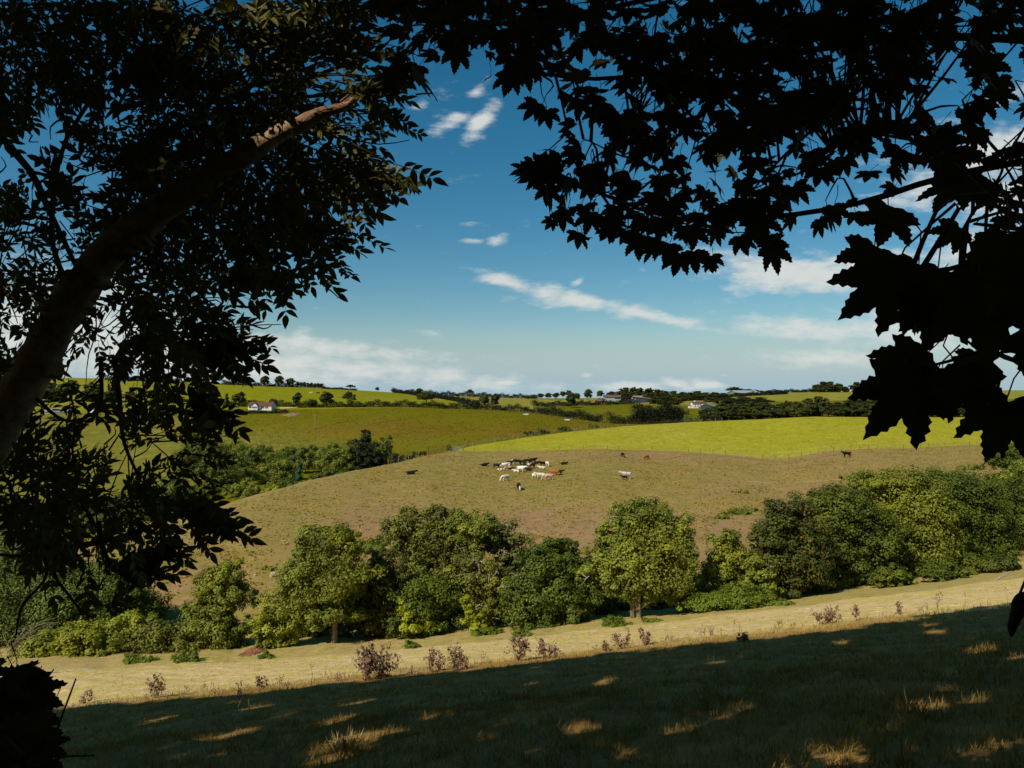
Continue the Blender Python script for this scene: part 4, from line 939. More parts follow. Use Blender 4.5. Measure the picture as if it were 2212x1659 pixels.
mound('gravel_yard', 'bare brown yard right of the bungalow', 'yard', [(600, 880), (640, 878), (660, 877), (655, 879), (640, 881), (602, 883)], .1, DRYP, 380, kind='structure')
mound('footpath', 'worn path on the lit grass at the far right', 'path', [(2143, 1256), (2162, 1243), (2182, 1232), (2190, 1232), (2172, 1244), (2150, 1257)], .05, DRYP, 40, kind='structure')
mound('red_earth_pile', 'reddish spoil pile in front of the pale barn', 'earth heap', [(1280, 866), (1292, 863), (1310, 863), (1318, 867), (1300, 869)], 1.2, mt('brown spoil', lin(140, 96, 74), lin(96, 62, 50)), 480)

def track(label, pts, w, mat, lo=78.):
    c = curve(np.array([hit(x, y, lo) for x, y in pts]), 40); t = nrm(np.gradient(c, axis=0)); n = np.stack([-t[:, 1], t[:, 0]], -1)
    V = []
    for p, q in zip(c, n):
        ww = w * R.uniform(.5, 1.3); k = R.normal(size=2) * w * .15
        for s in (-1, -.3, .3, 1):
            x, y = p[:2] + q * ww * s * .5 + k; V.append((x, y, gz(x, y) + (.05 if abs(s) < 1 else -.02)))
    q = [(i * 4 + j, i * 4 + j + 1, i * 4 + j + 5, i * 4 + j + 4) for i in range(39) for j in range(3)]
    return tag(build('cattle_track', np.array(V), np.array(q), mat), label, 'track', kind='structure')
TRK = mt('trodden earth', lin(176, 146, 112), lin(140, 108, 78), scale=1.2)
track('pale cattle track crossing the right of the pasture', [(1600, 1040), (1660, 1043), (1730, 1042), (1815, 1036)], .9, TRK)
track('faint track along the fence foot', [(1470, 982), (1560, 986), (1665, 997), (1740, 992), (1830, 982)], 1.6, mt('bare reddish ground', lin(134, 98, 70), lin(106, 76, 54), scale=1.), 150.)
# boulders
ROCK = mt('pale boulder stone', lin(200, 178, 156), lin(140, 118, 100), scale=2.)
def boulder(label, px, py, wpx, hpx, lo=60.):
    g = hit(px, py, lo); k = g[1] / F
    D = nrm(R.normal(size=(1, 3)))
    import bmesh
    bm = bmesh.new(); bmesh.ops.create_icosphere(bm, subdivisions=3, radius=1)
    for v in bm.verts:
        n = 1 + .14 * math.sin(v.co.x * 3.1 + px) * math.cos(v.co.y * 4 + 1) + .12 * math.sin(v.co.z * 5 + v.co.x * 3) + R.normal() * .03
        v.co = Vector((v.co.x * n * wpx * k / 2, v.co.y * n * wpx * k * .4, v.co.z * n * hpx * k * .6 + hpx * k * .3))
    me = bpy.data.meshes.new('boulder'); bm.to_mesh(me); bm.free(); me.materials.append(ROCK)
    o = bpy.data.objects.new('boulder', me); COL.objects.link(o); o.location = g
    return tag(o, label, 'boulder', 'boulders on the pasture')
boulder('largest pale boulder on the pasture by the left edge of the pale trunked tree', 590, 1247, 14, 11)
boulder('small pale stone beside the largest boulder', 551, 1244, 6, 4)
boulder('small stone by the top of the leaning tree', 524, 1246, 6, 4)

# ------------------------------------------------------------------ poles, fences, gate
WOODP = mt('weathered post wood', lin(158, 144, 112), lin(112, 98, 72), scale=6.); DARKW = mt('dark post wood', lin(92, 80, 60), lin(60, 50, 36), scale=6.)
METAL = mt('galvanised metal', (.5, .5, .48), rough=.5); WIRE = mt('fence wire', (.25, .25, .24), rough=.6)
def pole(label, px, base, top, lo, arm=True, pale=True, r=.14, name='utility_pole', cat='pole'):
    g = hit(px, base, lo); h = (base - top) / F * g[1]
    t = thing(name, g, label, cat, 'poles on the far hill')
    G = Geo(); G.tube([(0, 0, -.8), (0, 0, h * .5), (0, 0, h)], [r * 1.15, r, r * .85], 8); G.make('shaft', WOODP if pale else DARKW, t)
    if arm:
        G = Geo(); G.box((-.9, -.06, h - .7), (.9, .06, h - .56)); c = G.make('crossarm', DARKW, t)
        for x in (-.8, 0, .8):
            G = Geo(); G.tube([(x, 0, h - .56), (x, 0, h - .3)], [.05, .04], 6); G.make('insulator', BM['white'], c)
pole('tall pale utility pole standing alone on the meadow hill', 681, 926, 896, 300, r=.2)
pole('utility pole in the field behind the bungalow', 594, 864, 853, 470)
pole('utility pole on the upper left skyline hedge', 516, 832, 822, 600)
pole('utility pole beside the dark skyline tree near the ash leaves', 489, 824, 808, 600)
pole('whitish utility pole low among the trees behind the brow', 479, 990, 960, 240, r=.2)
pole('dark pole behind the bright field fence', 1093, 948, 937, 240, False, False, .14)
pole('pale pole between the bushes behind the bright field fence', 1241, 935, 924, 260, r=.14)
pole('pale pole in the trees right of the white farmhouse', 1555, 884, 866, 470, r=.2)
t = thing('radio_mast', ground(933, 690), 'thin mast on the skyline behind the broad double tree', 'mast')
G = Geo(); hm = -(837 - CY) / F * 690 - ground(933, 690)[2]; G.tube([(0, 0, 0), (0, 0, hm)], [.13, .06], 6); G.make('shaft', METAL, t)

def fence(label, pts, spacing, h=1.25, r=.075, mat=None, wires=3, tall=0):
    g = np.array(pts); seg = np.linalg.norm(np.diff(g[:, :2], axis=0), axis=1); s = np.concatenate([[0], np.cumsum(seg)])
    t = thing('post_and_wire_fence', g[0], label, 'fence', 'fences of the bright field and pasture')
    n = int(s[-1] / spacing); n = min(n, 98); prev = []
    for i in range(n + 1):
        q = s[-1] * i / n
        x, y = np.interp(q, s, g[:, 0]), np.interp(q, s, g[:, 1]); p = np.array([x, y, gz(x, y)]) - g[0]
        hh = h * R.uniform(.85, 1.12)
        G = Geo(); lean = R.normal(size=2) * .04
        G.tube([p - [0, 0, .3], p + [lean[0], lean[1], hh]], [r, r * .95], 6); G.make('post', mat or (WOODP if R.uniform() < .6 else DARKW), t)
        prev.append(p)
    G = Geo()
    for w in range(wires):
        G.tube(np.array(prev) + [0, -r, h * (.35 + .28 * w)], .012, 3, cap=False)
    G.make('wire', WIRE, t)
crest = [q[:2] for q in ROW5 if q[0] >= 1010 and q[0] <= 1620]
def rowpt(row, px):
    a = np.array(row, float); d = float(pchip(a[:, 0], a[:, 1], np.array([px]))[0]); return ground(px, d)
fence('pale post fence along the upper edge of the bright green field', [rowpt(ROW5, x) for x in np.linspace(1008, 1560, 40)], 3.2, 1.3, .07)
fence('mixed post fence between the pasture and the bright green field', [rowpt(ROW4, x) + [0, -.4, 0] for x in np.linspace(1000, 2110, 60)], 3.6, 1.2, .06)
fence('short post fence on the pasture brow left of the field gate', [rowpt(ROW4, x) + [0, .6, 0] for x in np.linspace(838, 972, 20)], 5.0, 1.35, .09)
fence('small post fence at the foot of the dark hedge under the corner bushes', [ground(x, d) for x, d in ((1098, 424), (1150, 423), (1190, 421), (1250, 417))], 4.0, 1.4, .1)
fence('rail fence running up from the gate behind the bright field', [ground(x, d) for x, d in ((986, 222), (1020, 236), (1080, 254), (1160, 275))], 4.0, 1.3, .085)
# gate
a, b = rowpt(ROW4, 977), rowpt(ROW4, 1001); ga = thing('field_gate', a, 'pale metal field gate at the corner of the bright field', 'gate')
v = b - a
G = Geo()
for z in (.25, .5, .75, 1.0, 1.25): G.tube([(0, 0, z), v + [0, 0, z]], .035, 6)
for q in (0, .33, .66, 1.): G.tube([v * q + [0, 0, .2], v * q + [0, 0, 1.3]], .035, 6)
G.tube([(0, 0, .25), v * .5 + [0, 0, 1.25]], .03, 6); G.tube([v + [0, 0, .25], v * .5 + [0, 0, 1.25]], .03, 6)
G.make('barred_panel', METAL, ga)
for p in (np.zeros(3), v):
    G = Geo(); G.tube([p - [.05, 0, .4], p + [-.05, 0, 1.55]], .11, 8); G.make('gate_post', WOODP, ga)
# strut corner of the lower fence
g = rowpt(ROW4, 1669) + [0, -1, 0]
st_ = thing('corner_post', g, 'fence corner post with two sloping struts above the bare earth', 'post')
G = Geo(); G.tube([(0, 0, -.4), (0, 0, 1.7)], .12, 8); G.make('post', WOODP, st_)
for sx_ in (-1, 1):
    G = Geo(); G.tube([(0, 0, 1.1), (sx_ * 2.6, -.3, .05)], .08, 6); G.make('strut', WOODP, st_)
# thin drinking trough specks on the meadow
def trough(label, px, py, lo, w):
    g = hit(px, py, lo); G = Geo(); G.box((-w / 2, -.4, 0), (w / 2, .4, .12)); G.box((-w / 2, -.4, .12), (-w / 2 + .1, .4, .6)); G.box((w / 2 - .1, -.4, .12), (w / 2, .4, .6)); G.box((-w / 2 + .1, -.4, .12), (w / 2 - .1, -.3, .6)); G.box((-w / 2 + .1, .3, .12), (w / 2 - .1, .4, .6))
    o = G.make('water_trough', BM['light']); o.location = g; tag(o, label, 'trough')
trough('pale trough lying on the meadow below the hedge corner', 1225, 908, 350, 3.)
trough('pale trough by the fence under the long hedge', 1136, 896, 350, 3.)

# ------------------------------------------------------------------ cattle
def skin_mesh(name, verts, edges, radii, root=0, sub=1):
    me = bpy.data.meshes.new(name); me.from_pydata([Vector(v) for v in verts], edges, [])
    o = bpy.data.objects.new(name, me); COL.objects.link(o)
    o.modifiers.new('skin', 'SKIN'); sm = o.modifiers.new('sub', 'SUBSURF'); sm.levels = sub; sm.render_levels = sub
    for i, r in enumerate(radii):
        r = r if isinstance(r, tuple) else (r, r)
        me.skin_vertices[0].data[i].radius = r
        me.skin_vertices[0].data[i].use_root = (i == root)
    dg = bpy.context.evaluated_depsgraph_get()
    out = bpy.data.meshes.new_from_object(o.evaluated_get(dg))
    bpy.data.objects.remove(o); out.name = name
    for p in out.polygons: p.use_smooth = True
    return out
def cow_mesh(pose):
    if pose == 'lie': zb = .43
    else: zb = 1.02
    V = [(-.68, 0, zb + .03), (-.05, 0, zb - .03), (.55, 0, zb)]; E = [(0, 1), (1, 2)]; Rr = [(.29, .31), (.34, .37), (.27, .36)]
    def ad(p, r, fr): V.append(p); Rr.append(r); E.append((fr, len(V) - 1)); return len(V) - 1
    if pose == 'graze':
        n = ad((.92, 0, zb - .02), .20, 2); n2 = ad((1.12, 0, .66), .15, n); h = ad((1.25, 0, .42), .13, n2); ad((1.38, 0, .12), .085, h)
        ear = [(1.18, .2, .5), (1.18, -.2, .5)]
    else:
        dz = zb - 1.02
        n = ad((.9, 0, 1.18 + dz), .19, 2); h = ad((1.16, 0, 1.36 + dz), .14, n); m = ad((1.32, 0, 1.26 + dz), .115, h); ad((1.5, 0, 1.12 + dz), .085, m)
        ear = [(1.1, .22, 1.42 + dz), (1.1, -.22, 1.42 + dz)]
    for e in ear: ad(e, .045, h)
    for s in (1, -1):
        if pose == 'lie':
            a = ad((.5, s * .24, .2), .14, 2); b = ad((.85, s * .22, .1), .075, a); ad((.62, s * .2, .06), .055, b)
            a = ad((-.5, s * .3, .24), .19, 0); b = ad((-.1, s * .4, .12), .09, a); ad((-.45, s * .46, .07), .06, b)
        else:
            st = .1 * s if pose == 'graze' else .03 * s
            a = ad((.5, s * .17, .74), .15, 2); b = ad((.52 + st, s * .18, .42), .078, a); c = ad((.5 + st, s * .18, .12), .052, b); ad((.54 + st, s * .18, 0), .062, c)
            a = ad((-.66, s * .18, .78), .19, 0); b = ad((-.56 - st, s * .19, .58), .12, a); c = ad((-.78 - st, s * .18, .42), .07, b); e = ad((-.72 - st, s * .18, .12), .055, c); ad((-.68 - st, s * .18, 0), .062, e)
    tz = zb
    a = ad((-.98, 0, tz + .16), .05, 0); b = ad((-1.06, 0, tz - .25), .03, a); ad((-1.05, 0, max(.1, tz - .58)), .05, b)
    return skin_mesh('cow_' + pose, V, E, Rr)
CM = {p: cow_mesh(p) for p in ('stand', 'graze', 'lie')}
def coat(name, a, b=None, sc=1.6, lo=.5, hi=.54, face=None):
    m, nt, out = new_mat(name)
    tc = nt.nodes.new('ShaderNodeTexCoord'); oi = nt.nodes.new('ShaderNodeObjectInfo')
    ad = nt.nodes.new('ShaderNodeVectorMath'); ad.operation = 'ADD'; nt.links.new(tc.outputs['Object'], ad.inputs[0])
    sc_ = nt.nodes.new('ShaderNodeVectorMath'); sc_.operation = 'SCALE'; nt.links.new(oi.outputs['Location'], sc_.inputs[0]); sc_.inputs['Scale'].default_value = .37
    nt.links.new(sc_.outputs[0], ad.inputs[1])
    c = ramp(nt, noise(nt, tc.outputs['Object'], 6, 3), [(.3, tuple(x * .82 for x in a)), (.7, a)])
    if b: c = mixc(nt, maprange(nt, noise(nt, ad.outputs[0], sc, 2), lo, hi), c, b)
    if face:
        sp = nt.nodes.new('ShaderNodeSeparateXYZ'); nt.links.new(tc.outputs['Object'], sp.inputs[0])
        c = mixc(nt, maprange(nt, sp.outputs['X'], 1.12, 1.2), c, face)
    p = nt.nodes.new('ShaderNodeBsdfPrincipled'); nt.links.new(c, p.inputs['Base Color']); p.inputs['Roughness'].default_value = .75; p.inputs['Specular IOR Level'].default_value = .2
    nt.links.new(p.outputs[0], out.inputs['Surface']); return m
CT = {'black': coat('black coat', (.012, .011, .010)), 'blackface': coat('black coat with white face', (.012, .011, .010), face=(.7, .66, .6)), 'white': coat('white coat', (.80, .76, .68)), 'cream': coat('cream coat', (.66, .58, .47), (.76, .70, .60), 2.2),
      'roan': coat('brown and white coat', (.33, .13, .07), (.70, .62, .54), 2.4), 'tan': coat('pinkish tan coat', (.62, .36, .24), (.70, .52, .40), 2.), 'red': coat('red brown coat', (.42, .13, .035)), 'pink': coat('pinkish white coat', (.68, .52, .44), (.76, .66, .58), 2.), 'grey': coat('white and grey coat', (.68, .62, .56), (.40, .33, .29), 2.)}
def cow(px, py, pose, ct, yaw, label, lo=120., s=.92, cat='cow', grp='cattle grazing and lying on the pasture'):
    g = hit(px, py, lo)
    o = bpy.data.objects.new('cow', CM[pose]); COL.objects.link(o)
    if not CM[pose].materials: CM[pose].materials.append(CT['black'])
    o.material_slots[0].link = 'OBJECT'; o.material_slots[0].material = CT[ct]
    s *= 1.1
    o.location = g - np.array([0, 0, .03]); o.rotation_euler = (0, 0, rad(yaw)); o.scale = (s, s, s)
    return tag(o, label, cat, grp)
# yaw 0 looks right, 180 left, 90 away, -90 towards the viewer
cow(1045.5, 1007, 'lie', 'black', 20, 'black cow lying alone far left of the herd, tiny')
cow(1073, 1012, 'stand', 'black', -20, 'black cow with its head at the flank of the left white cow', s=.85)
cow(1087, 1011.5, 'stand', 'white', 5, 'white cow standing broadside at the left of the herd')
cow(1101.5, 1005, 'stand', 'black', -25, 'black cow behind the tan white one at the left', s=.8)
cow(1100.6, 1011.5, 'stand', 'pink', 95, 'tan white cow seen end on at the left of the herd', s=.85)
cow(1103, 1014.5, 'lie', 'black', 10, 'black calf lying at the feet of the tan white cow', s=.7)
cow(1082, 1017, 'lie', 'roan', 0, 'brown and white cow lying below the left white cow', s=.85)
cow(1117, 1003.5, 'stand', 'blackface', 190, 'black cow facing left at the head of the dark bunch')
cow(1129, 1005, 'stand', 'black', 170, 'black cow in the middle of the dark bunch')
cow(1139, 1002, 'graze', 'black', 5, 'black cow grazing at the back of the dark bunch')
cow(1151, 1001.5, 'stand', 'blackface', 25, 'black cow with a white face, topmost of the herd', s=1.0)
cow(1158.5, 1001.5, 'lie', 'black', 0, 'black cow lying right of the topmost white faced one', s=.8)
cow(1133.6, 1013, 'stand', 'black', 100, 'black cow seen from behind in the centre of the herd', s=1.0)
cow(1142.5, 1012, 'stand', 'roan', -70, 'red and white cow facing the viewer in the centre of the herd', s=.95)
cow(1150, 1012, 'stand', 'black', -50, 'black cow at the right side of the red and white one', s=.98)
cow(1143, 1017, 'lie', 'black', 180, 'black cow lying below the red and white one', s=.8)
cow(1126, 1020.4, 'stand', 'white', -35, 'tall white cow standing in front of the dark bunch', s=1.05)
cow(1116, 1020, 'lie', 'white', 190, 'white calf lying beside the tall white cow', s=.8)
cow(1172, 1007, 'stand', 'black', -140, 'black cow over the lying white calf at the right', s=.82)
cow(1182, 1007.4, 'graze', 'pink', -75, 'pinkish white cow grazing end on right of the herd', s=.9)
cow(1171, 1012.4, 'lie', 'cream', 170, 'cream calf lying below a black cow at the right of the herd', s=.8)
cow(1218, 1003.8, 'lie', 'blackface', 0, 'black white faced cow lying alone right of the herd')
cow(1091.6, 1039, 'graze', 'cream', -140, 'cream cow grazing alone below the left of the herd', s=1.0)
cow(1155, 1033.8, 'stand', 'cream', -50, 'small cream calf touching the cream cow', s=.8)
cow(1167, 1034.3, 'stand', 'cream', 180, 'cream cow standing broadside in the row of four', s=.95)
cow(1184, 1037.5, 'graze', 'tan', 190, 'pinkish tan cow grazing in the row of four', s=1.05)
cow(1197, 1028, 'graze', 'red', 170, 'bright red brown cow behind the pinkish tan one', s=1.05)
cow(1207.5, 1026, 'stand', 'black', -20, 'black calf at the right end of the row of four', s=.82)
cow(1120.5, 1057.5, 'graze', 'blackface', -80, 'black cow grazing towards the viewer, lowest on the pasture', s=1.0)
cow(1345, 988, 'graze', 'black', -80, 'black cow grazing near the fence, left of the red brown one', s=.95)
cow(1396, 993.4, 'graze', 'red', -140, 'red brown cow grazing alone near the fence', s=.95)
cow(1352, 1034, 'stand', 'grey', 180, 'white and grey cow standing alone with a black calf', s=1.05)
cow(1349, 1036, 'stand', 'black', 175, 'black calf standing in front of the white and grey cow', s=.62)
cow(886.7, 1024.5, 'lie', 'black', 10, 'black cow lying alone near the left brow', s=1.05)
cow(1829, 988, 'stand', 'black', 185, 'black bull standing by the fence at the far right', s=1.1)
FG = 'cattle specks on the upper fields'
cow(687, 851.5, 'stand', 'black', 0, 'left black cow speck on the field above the big round hedge tree', 480, 1.2, grp=FG)
cow(700, 850.5, 'stand', 'black', 10, 'right black cow speck on the field above the big round hedge tree', 480, 1.2, grp=FG)
cow(672, 849.5, 'lie', 'tan', 0, 'tan cow speck lying left of the two black ones', 480, 1.3, grp=FG)
cow(1012, 858, 'stand', 'black', 0, 'black cow speck under the leaning skyline tree', 530, 1.2, grp=FG)
cow(1022, 858.5, 'stand', 'black', 90, 'black cow speck right of the one under the leaning tree', 530, 1.2, grp=FG)
# ------------------------------------------------------------------ near foliage: the ash on the left, the sycamore above and on the right
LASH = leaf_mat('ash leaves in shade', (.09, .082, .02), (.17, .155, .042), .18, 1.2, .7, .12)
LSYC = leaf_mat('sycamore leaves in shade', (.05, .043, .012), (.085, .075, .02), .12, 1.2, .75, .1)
ASHBARK = bark_mat('mossy ash bark', lin(88, 72, 56), lin(196, 166, 132), 11., 1., patch=lin(170, 154, 108))
TWIG = bark_mat('twig bark', lin(44, 38, 30), lin(82, 72, 58), 20., .3)
BROKEN = bark_mat('bare reddish wood', lin(104, 76, 56), lin(166, 130, 104), 16., .8)

MAP_A = """
9999999989997699750
9999899999996799840
8898879999999999730
7886557999999999881
76255389999999999621
21254379999999986610
11257679988999998300
22346788889999997540
53456788989999754100
77666788999987630000
67777788899862662000
77777888885441551000
66777788875124310000
45567788874000000000
45567788887510000000
65567778765310000000
87433457630000000000
87322346540000000000
88433334550000000000
98754445640000000000
99977666641000000000
99998877652000000000
99988876422000000000
57766432210000000000
24433221000000000000
01111010000000000000
""".split()
MAP_S = """
0000000000000000489999998898578999999999987788
0000000000000000389999999678969899999999978787
0000000000000000488988997999988999999999886468
0000000000000000573215876569998998999988877315
0000000000000000000000016648999999989887664222
0000000000000000000000015468888899988664543344
0000000000000000000000056578867788866575454456
0000000000000000000000465888866777667566555566
0000000000000000000000078878987788653355666677
0000000000000000000000047788888877425623688888
0000000000000000000000025548887762110016789999
0000000000000000000000000000446122000005589999
0000000000000000000000000000000000000034778999
0000000000000000000000000000000000000033335788
0000000000000000000000000000000000000001357889
0000000000000000000000000000000000000012368999
0000000000000000000000000000000000000047999999
0000000000000000000000000000000000000289999999
0000000000000000000000000000000000000031113678
0000000000000000000000000000000000000000003567
0000000000000000000000000000000000000000000000
""".split()
COVS = [0, .06, .12, .22, .33, .44, .55, .67, .79, .91]
COVER = [0, .10, .20, .33, .46, .60, .73, .84, .92, .975]

def grid(m):
    a = np.zeros((27, 47)); 
    for i, r in enumerate(m):
        for j, c in enumerate(r[:47]): a[i, j] = int(c)
    return a
def outward(a, i, j):
    g = np.zeros(2)
    for di in (-2, -1, 0, 1, 2):
        for dj in (-2, -1, 0, 1, 2):
            if di or dj:
                v = a[min(max(i + di, 0), 26), min(max(j + dj, 0), 46)]
                g += np.array([dj, -di]) * (a[i, j] - v) / (di * di + dj * dj) / 9
    return g

# ash leaflet and compound leaf
LEAFLET = (np.array([(0, 0, 0), (.15, .18, .03), (.235, .42, .04), (.17, .74, .03), (0, 1.08, 0), (-.17, .74, .03), (-.235, .42, .04), (-.15, .18, .03)]), np.array([(0, 1, 2, 3, 4), (4, 5, 6, 7, 0)]))
GA = grid(MAP_A)
aC, aU, aN, aS = [], [], [], []
rachis = Geo(); atwig = Geo()
def ash_leaf(c, dirv, nv, L, npair, ll):
    dirv = nrm(dirv); nv = nrm(nv - dirv * (nv @ dirv)); side = np.cross(dirv, nv)
    base = c - dirv * L * .5
    sag = np.array([0, 0, -1.]) * L * .12
    def at(t): return base + dirv * L * t + sag * t * t
    rachis.tube([at(0), at(.5), at(1.)], [.0022, .0018, .0012], 3, cap=False)
    for k in range(npair):
        t = .22 + .74 * k / max(npair - 1, 1) * .92
        for s in (1, -1):
            aC.append(at(t)); u = nrm(dirv * .62 + side * s * .85 + R.normal(size=3) * .12 + [0, 0, -.12]); aU.append(u)
            aN.append(nv + R.normal(size=3) * .25); aS.append(ll * R.uniform(.8, 1.1) * (.85 if k == 0 else 1.))
    aC.append(at(1.)); aU.append(nrm(dirv + R.normal(size=3) * .1)); aN.append(nv + R.normal(size=3) * .2); aS.append(ll * 1.1)
TRY, TRX, TRW = [200, 240, 290, 340, 395, 462, 545, 655, 745, 850, 1010, 1250], [790, 700, 600, 520, 430, 330, 235, 150, 100, 40, -60, -170], [30, 48, 56, 60, 64, 66, 62, 58, 58, 66, 76, 80]
for i in range(26):
    for j in range(20):
        v = int(GA[i, j])
        if not v: continue
        c = COVER[v]; dm = 4.1
        cell = (50 / F * dm) ** 2
        n = R.poisson(-math.log(1 - c) * cell / .0070)
        og = outward(GA, i, j)
        ol = np.linalg.norm(og)
        for _ in range(n):
            d = R.uniform(3.1, 5.4)
            px = (j + R.uniform(0, 1)) * 50 - (26 if 7 <= j < 13 else 52 if j >= 13 else 10); py = (i + R.uniform(0, 1)) * 50
            tx = np.interp(py, TRY, TRX)
            if py > 200 and abs(px - tx) < np.interp(py, TRY, TRW) + 8 and d < 4.1 and R.uniform() < .96: d = R.uniform(4.25, 5.4)
            p = P(px, py, d)
            o3 = np.array([og[0], 0, og[1]])
            dv = o3 * 1.3 + R.normal(size=3) * [.65, .65, .5] + [.25, -.1, -.22]
            nv = R.normal(size=3) * .6 + [0, -.55, .6]
            ash_leaf(p, dv, nv, R.uniform(.13, .21), int(R.integers(3, 6)), R.uniform(.052, .076))
        for _ in range(1 + (v > 5)):
            d = R.uniform(4.15, 5.0); p = P((j + R.uniform()) * 50 - (40 if 7 <= j < 13 else 70 if j >= 13 else 10), (i + R.uniform()) * 50, d)
            dv = nrm(np.array([og[0], R.normal() * .3, og[1]]) + R.normal(size=3) * .6 + [.4, 0, .0])
            L = R.uniform(.12, .35) if v > 4 else .09
            atwig.tube(curve([p - dv * L, p + R.normal(size=3) * .02, p + dv * L * .6], 5), np.linspace(.006, .0025, 5), 4)
for _ in range(620):                                                   # the crown goes on beyond the left edge
    d = R.uniform(3.2, 5.2); px, py = R.uniform(-420, 0), R.uniform(-250, 1050)
    if R.uniform() < .5 + .5 * math.sin(px * .02 + py * .013): ash_leaf(P(px, py, d), R.normal(size=3) * [.7, .6, .5] + [-.2, 0, -.2], R.normal(size=3) * .6 + [0, -.5, .6], R.uniform(.13, .21), int(R.integers(3, 6)), R.uniform(.052, .076))
# sprays that stand out against the sky, tip by tip
for (x, y, ax, ay, d) in [(870, 388, 1, -.02, 4.), (835, 372, .8, .3, 4.1), (800, 365, .9, .2, 4.2), (848, 402, .8, -.6, 4.), (750, 520, .9, -.3, 4.), (740, 485, .9, .35, 4.1), (705, 540, .5, -.8, 4.2), (660, 540, .2, -1, 4.), (612, 612, 1, -.25, 3.9), (585, 575, .8, .5, 3.9), (560, 612, .1, -1, 3.9), (600, 592, .9, .1, 4.), (555, 745, .9, .25, 3.7), (545, 765, .9, -.4, 3.7), (525, 725, .5, .9, 3.8), (500, 780, .7, -.5, 3.8), (860, 205, .9, -.2, 4.4), (840, 240, .7, -.6, 4.3), (868, 180, .9, .3, 4.4), (500, 905, .8, -.5, 3.8), (470, 880, .9, .0, 3.8), (452, 930, .3, -.9, 3.8), (520, 1138, .9, -.4, 3.9), (488, 1108, .9, -.2, 4.), (450, 1150, .4, -.9, 4.), (365, 1196, .9, .3, 4.), (350, 1232, .9, -.1, 4.), (380, 1180, .8, -.5, 4.), (330, 1215, .5, .8, 4.), (790, 455, .4, -.9, 4.1), (690, 430, .5, -.9, 4.2)]:
    for q in range(4):
        sh_ = np.array([ax, 0, ay]) * (-.09 * q) + R.normal(size=3) * [.02, .05, .025] * (q > 0)
        ash_leaf(P(x - 10, y, d) + sh_, np.array([ax, R.normal() * .25, ay]) + R.normal(size=3) * .35 * (q > 0), np.array([R.normal() * .4, -.8, .5]), .19, 5, .075)
ash = thing('ash_tree', (P(-330, 2150, 4.2)[0], 4.2, gz(P(-330, 2150, 4.2)[0], 4.2)), 'dark ash tree with a broken leaning trunk and feathery leaves, filling the left side', 'tree')
ab = np.array(ash.location)
tp = [(-330, 2250, 4.2, 70), (-290, 1700, 4.2, 64), (-170, 1250, 4.15, 56), (-60, 1010, 4.1, 48), (40, 850, 4.05, 42), (100, 745, 4., 39), (150, 655, 4., 38), (235, 545, 4., 37), (330, 462, 4., 34), (430, 395, 4., 29), (520, 340, 4., 24), (600, 290, 4., 19), (640, 272, 4., 15)]
G = Geo(); pts = curve([P(x, y, d) - ab for x, y, d, r in tp], 60)
rr = np.interp(np.linspace(0, 1, 60), np.linspace(0, 1, len(tp)), [r / F * 4. for *_, r in tp]) * (1 + .06 * np.sin(np.arange(60) * .9) + .04 * np.sin(np.arange(60) * 2.3))
G.tube(pts, rr, 16, .035)
for (x, y, r) in [(300, 520, 20), (205, 610, 16), (365, 405, 14), (95, 800, 20)]:
    q = P(x, y, 3.93) - ab; G.tube([q + [0, .1, 0], q + [0, .02, .01], q + [0, -.03, 0]], [r / F * 4, r / F * 3.6, r / F * 1.8], 8, .1)
tk = G.make('trunk', ASHBARK, ash, True)
G = Geo(); bp_ = [(632, 276, 17.5), (680, 251, 15), (705, 242, 12), (735, 233, 10), (752, 226, 7), (765, 214, 6)]
G.tube(curve([P(x, y, 4.) - ab for x, y, r in bp_], 16), np.interp(np.linspace(0, 1, 16), np.linspace(0, 1, 6), [r / F * 4 for *_, r in bp_]), 9, .09)
for k in range(7):
    q = P(735 + R.uniform(0, 30), 232 - R.uniform(0, 14), 4.) - ab; G.tube([q, q + np.array([.05, 0, .045]) * R.uniform(.5, 1.2)], [.007, .002], 4)
G.make('broken_limb_end', BROKEN, ash, True)
G = Geo()
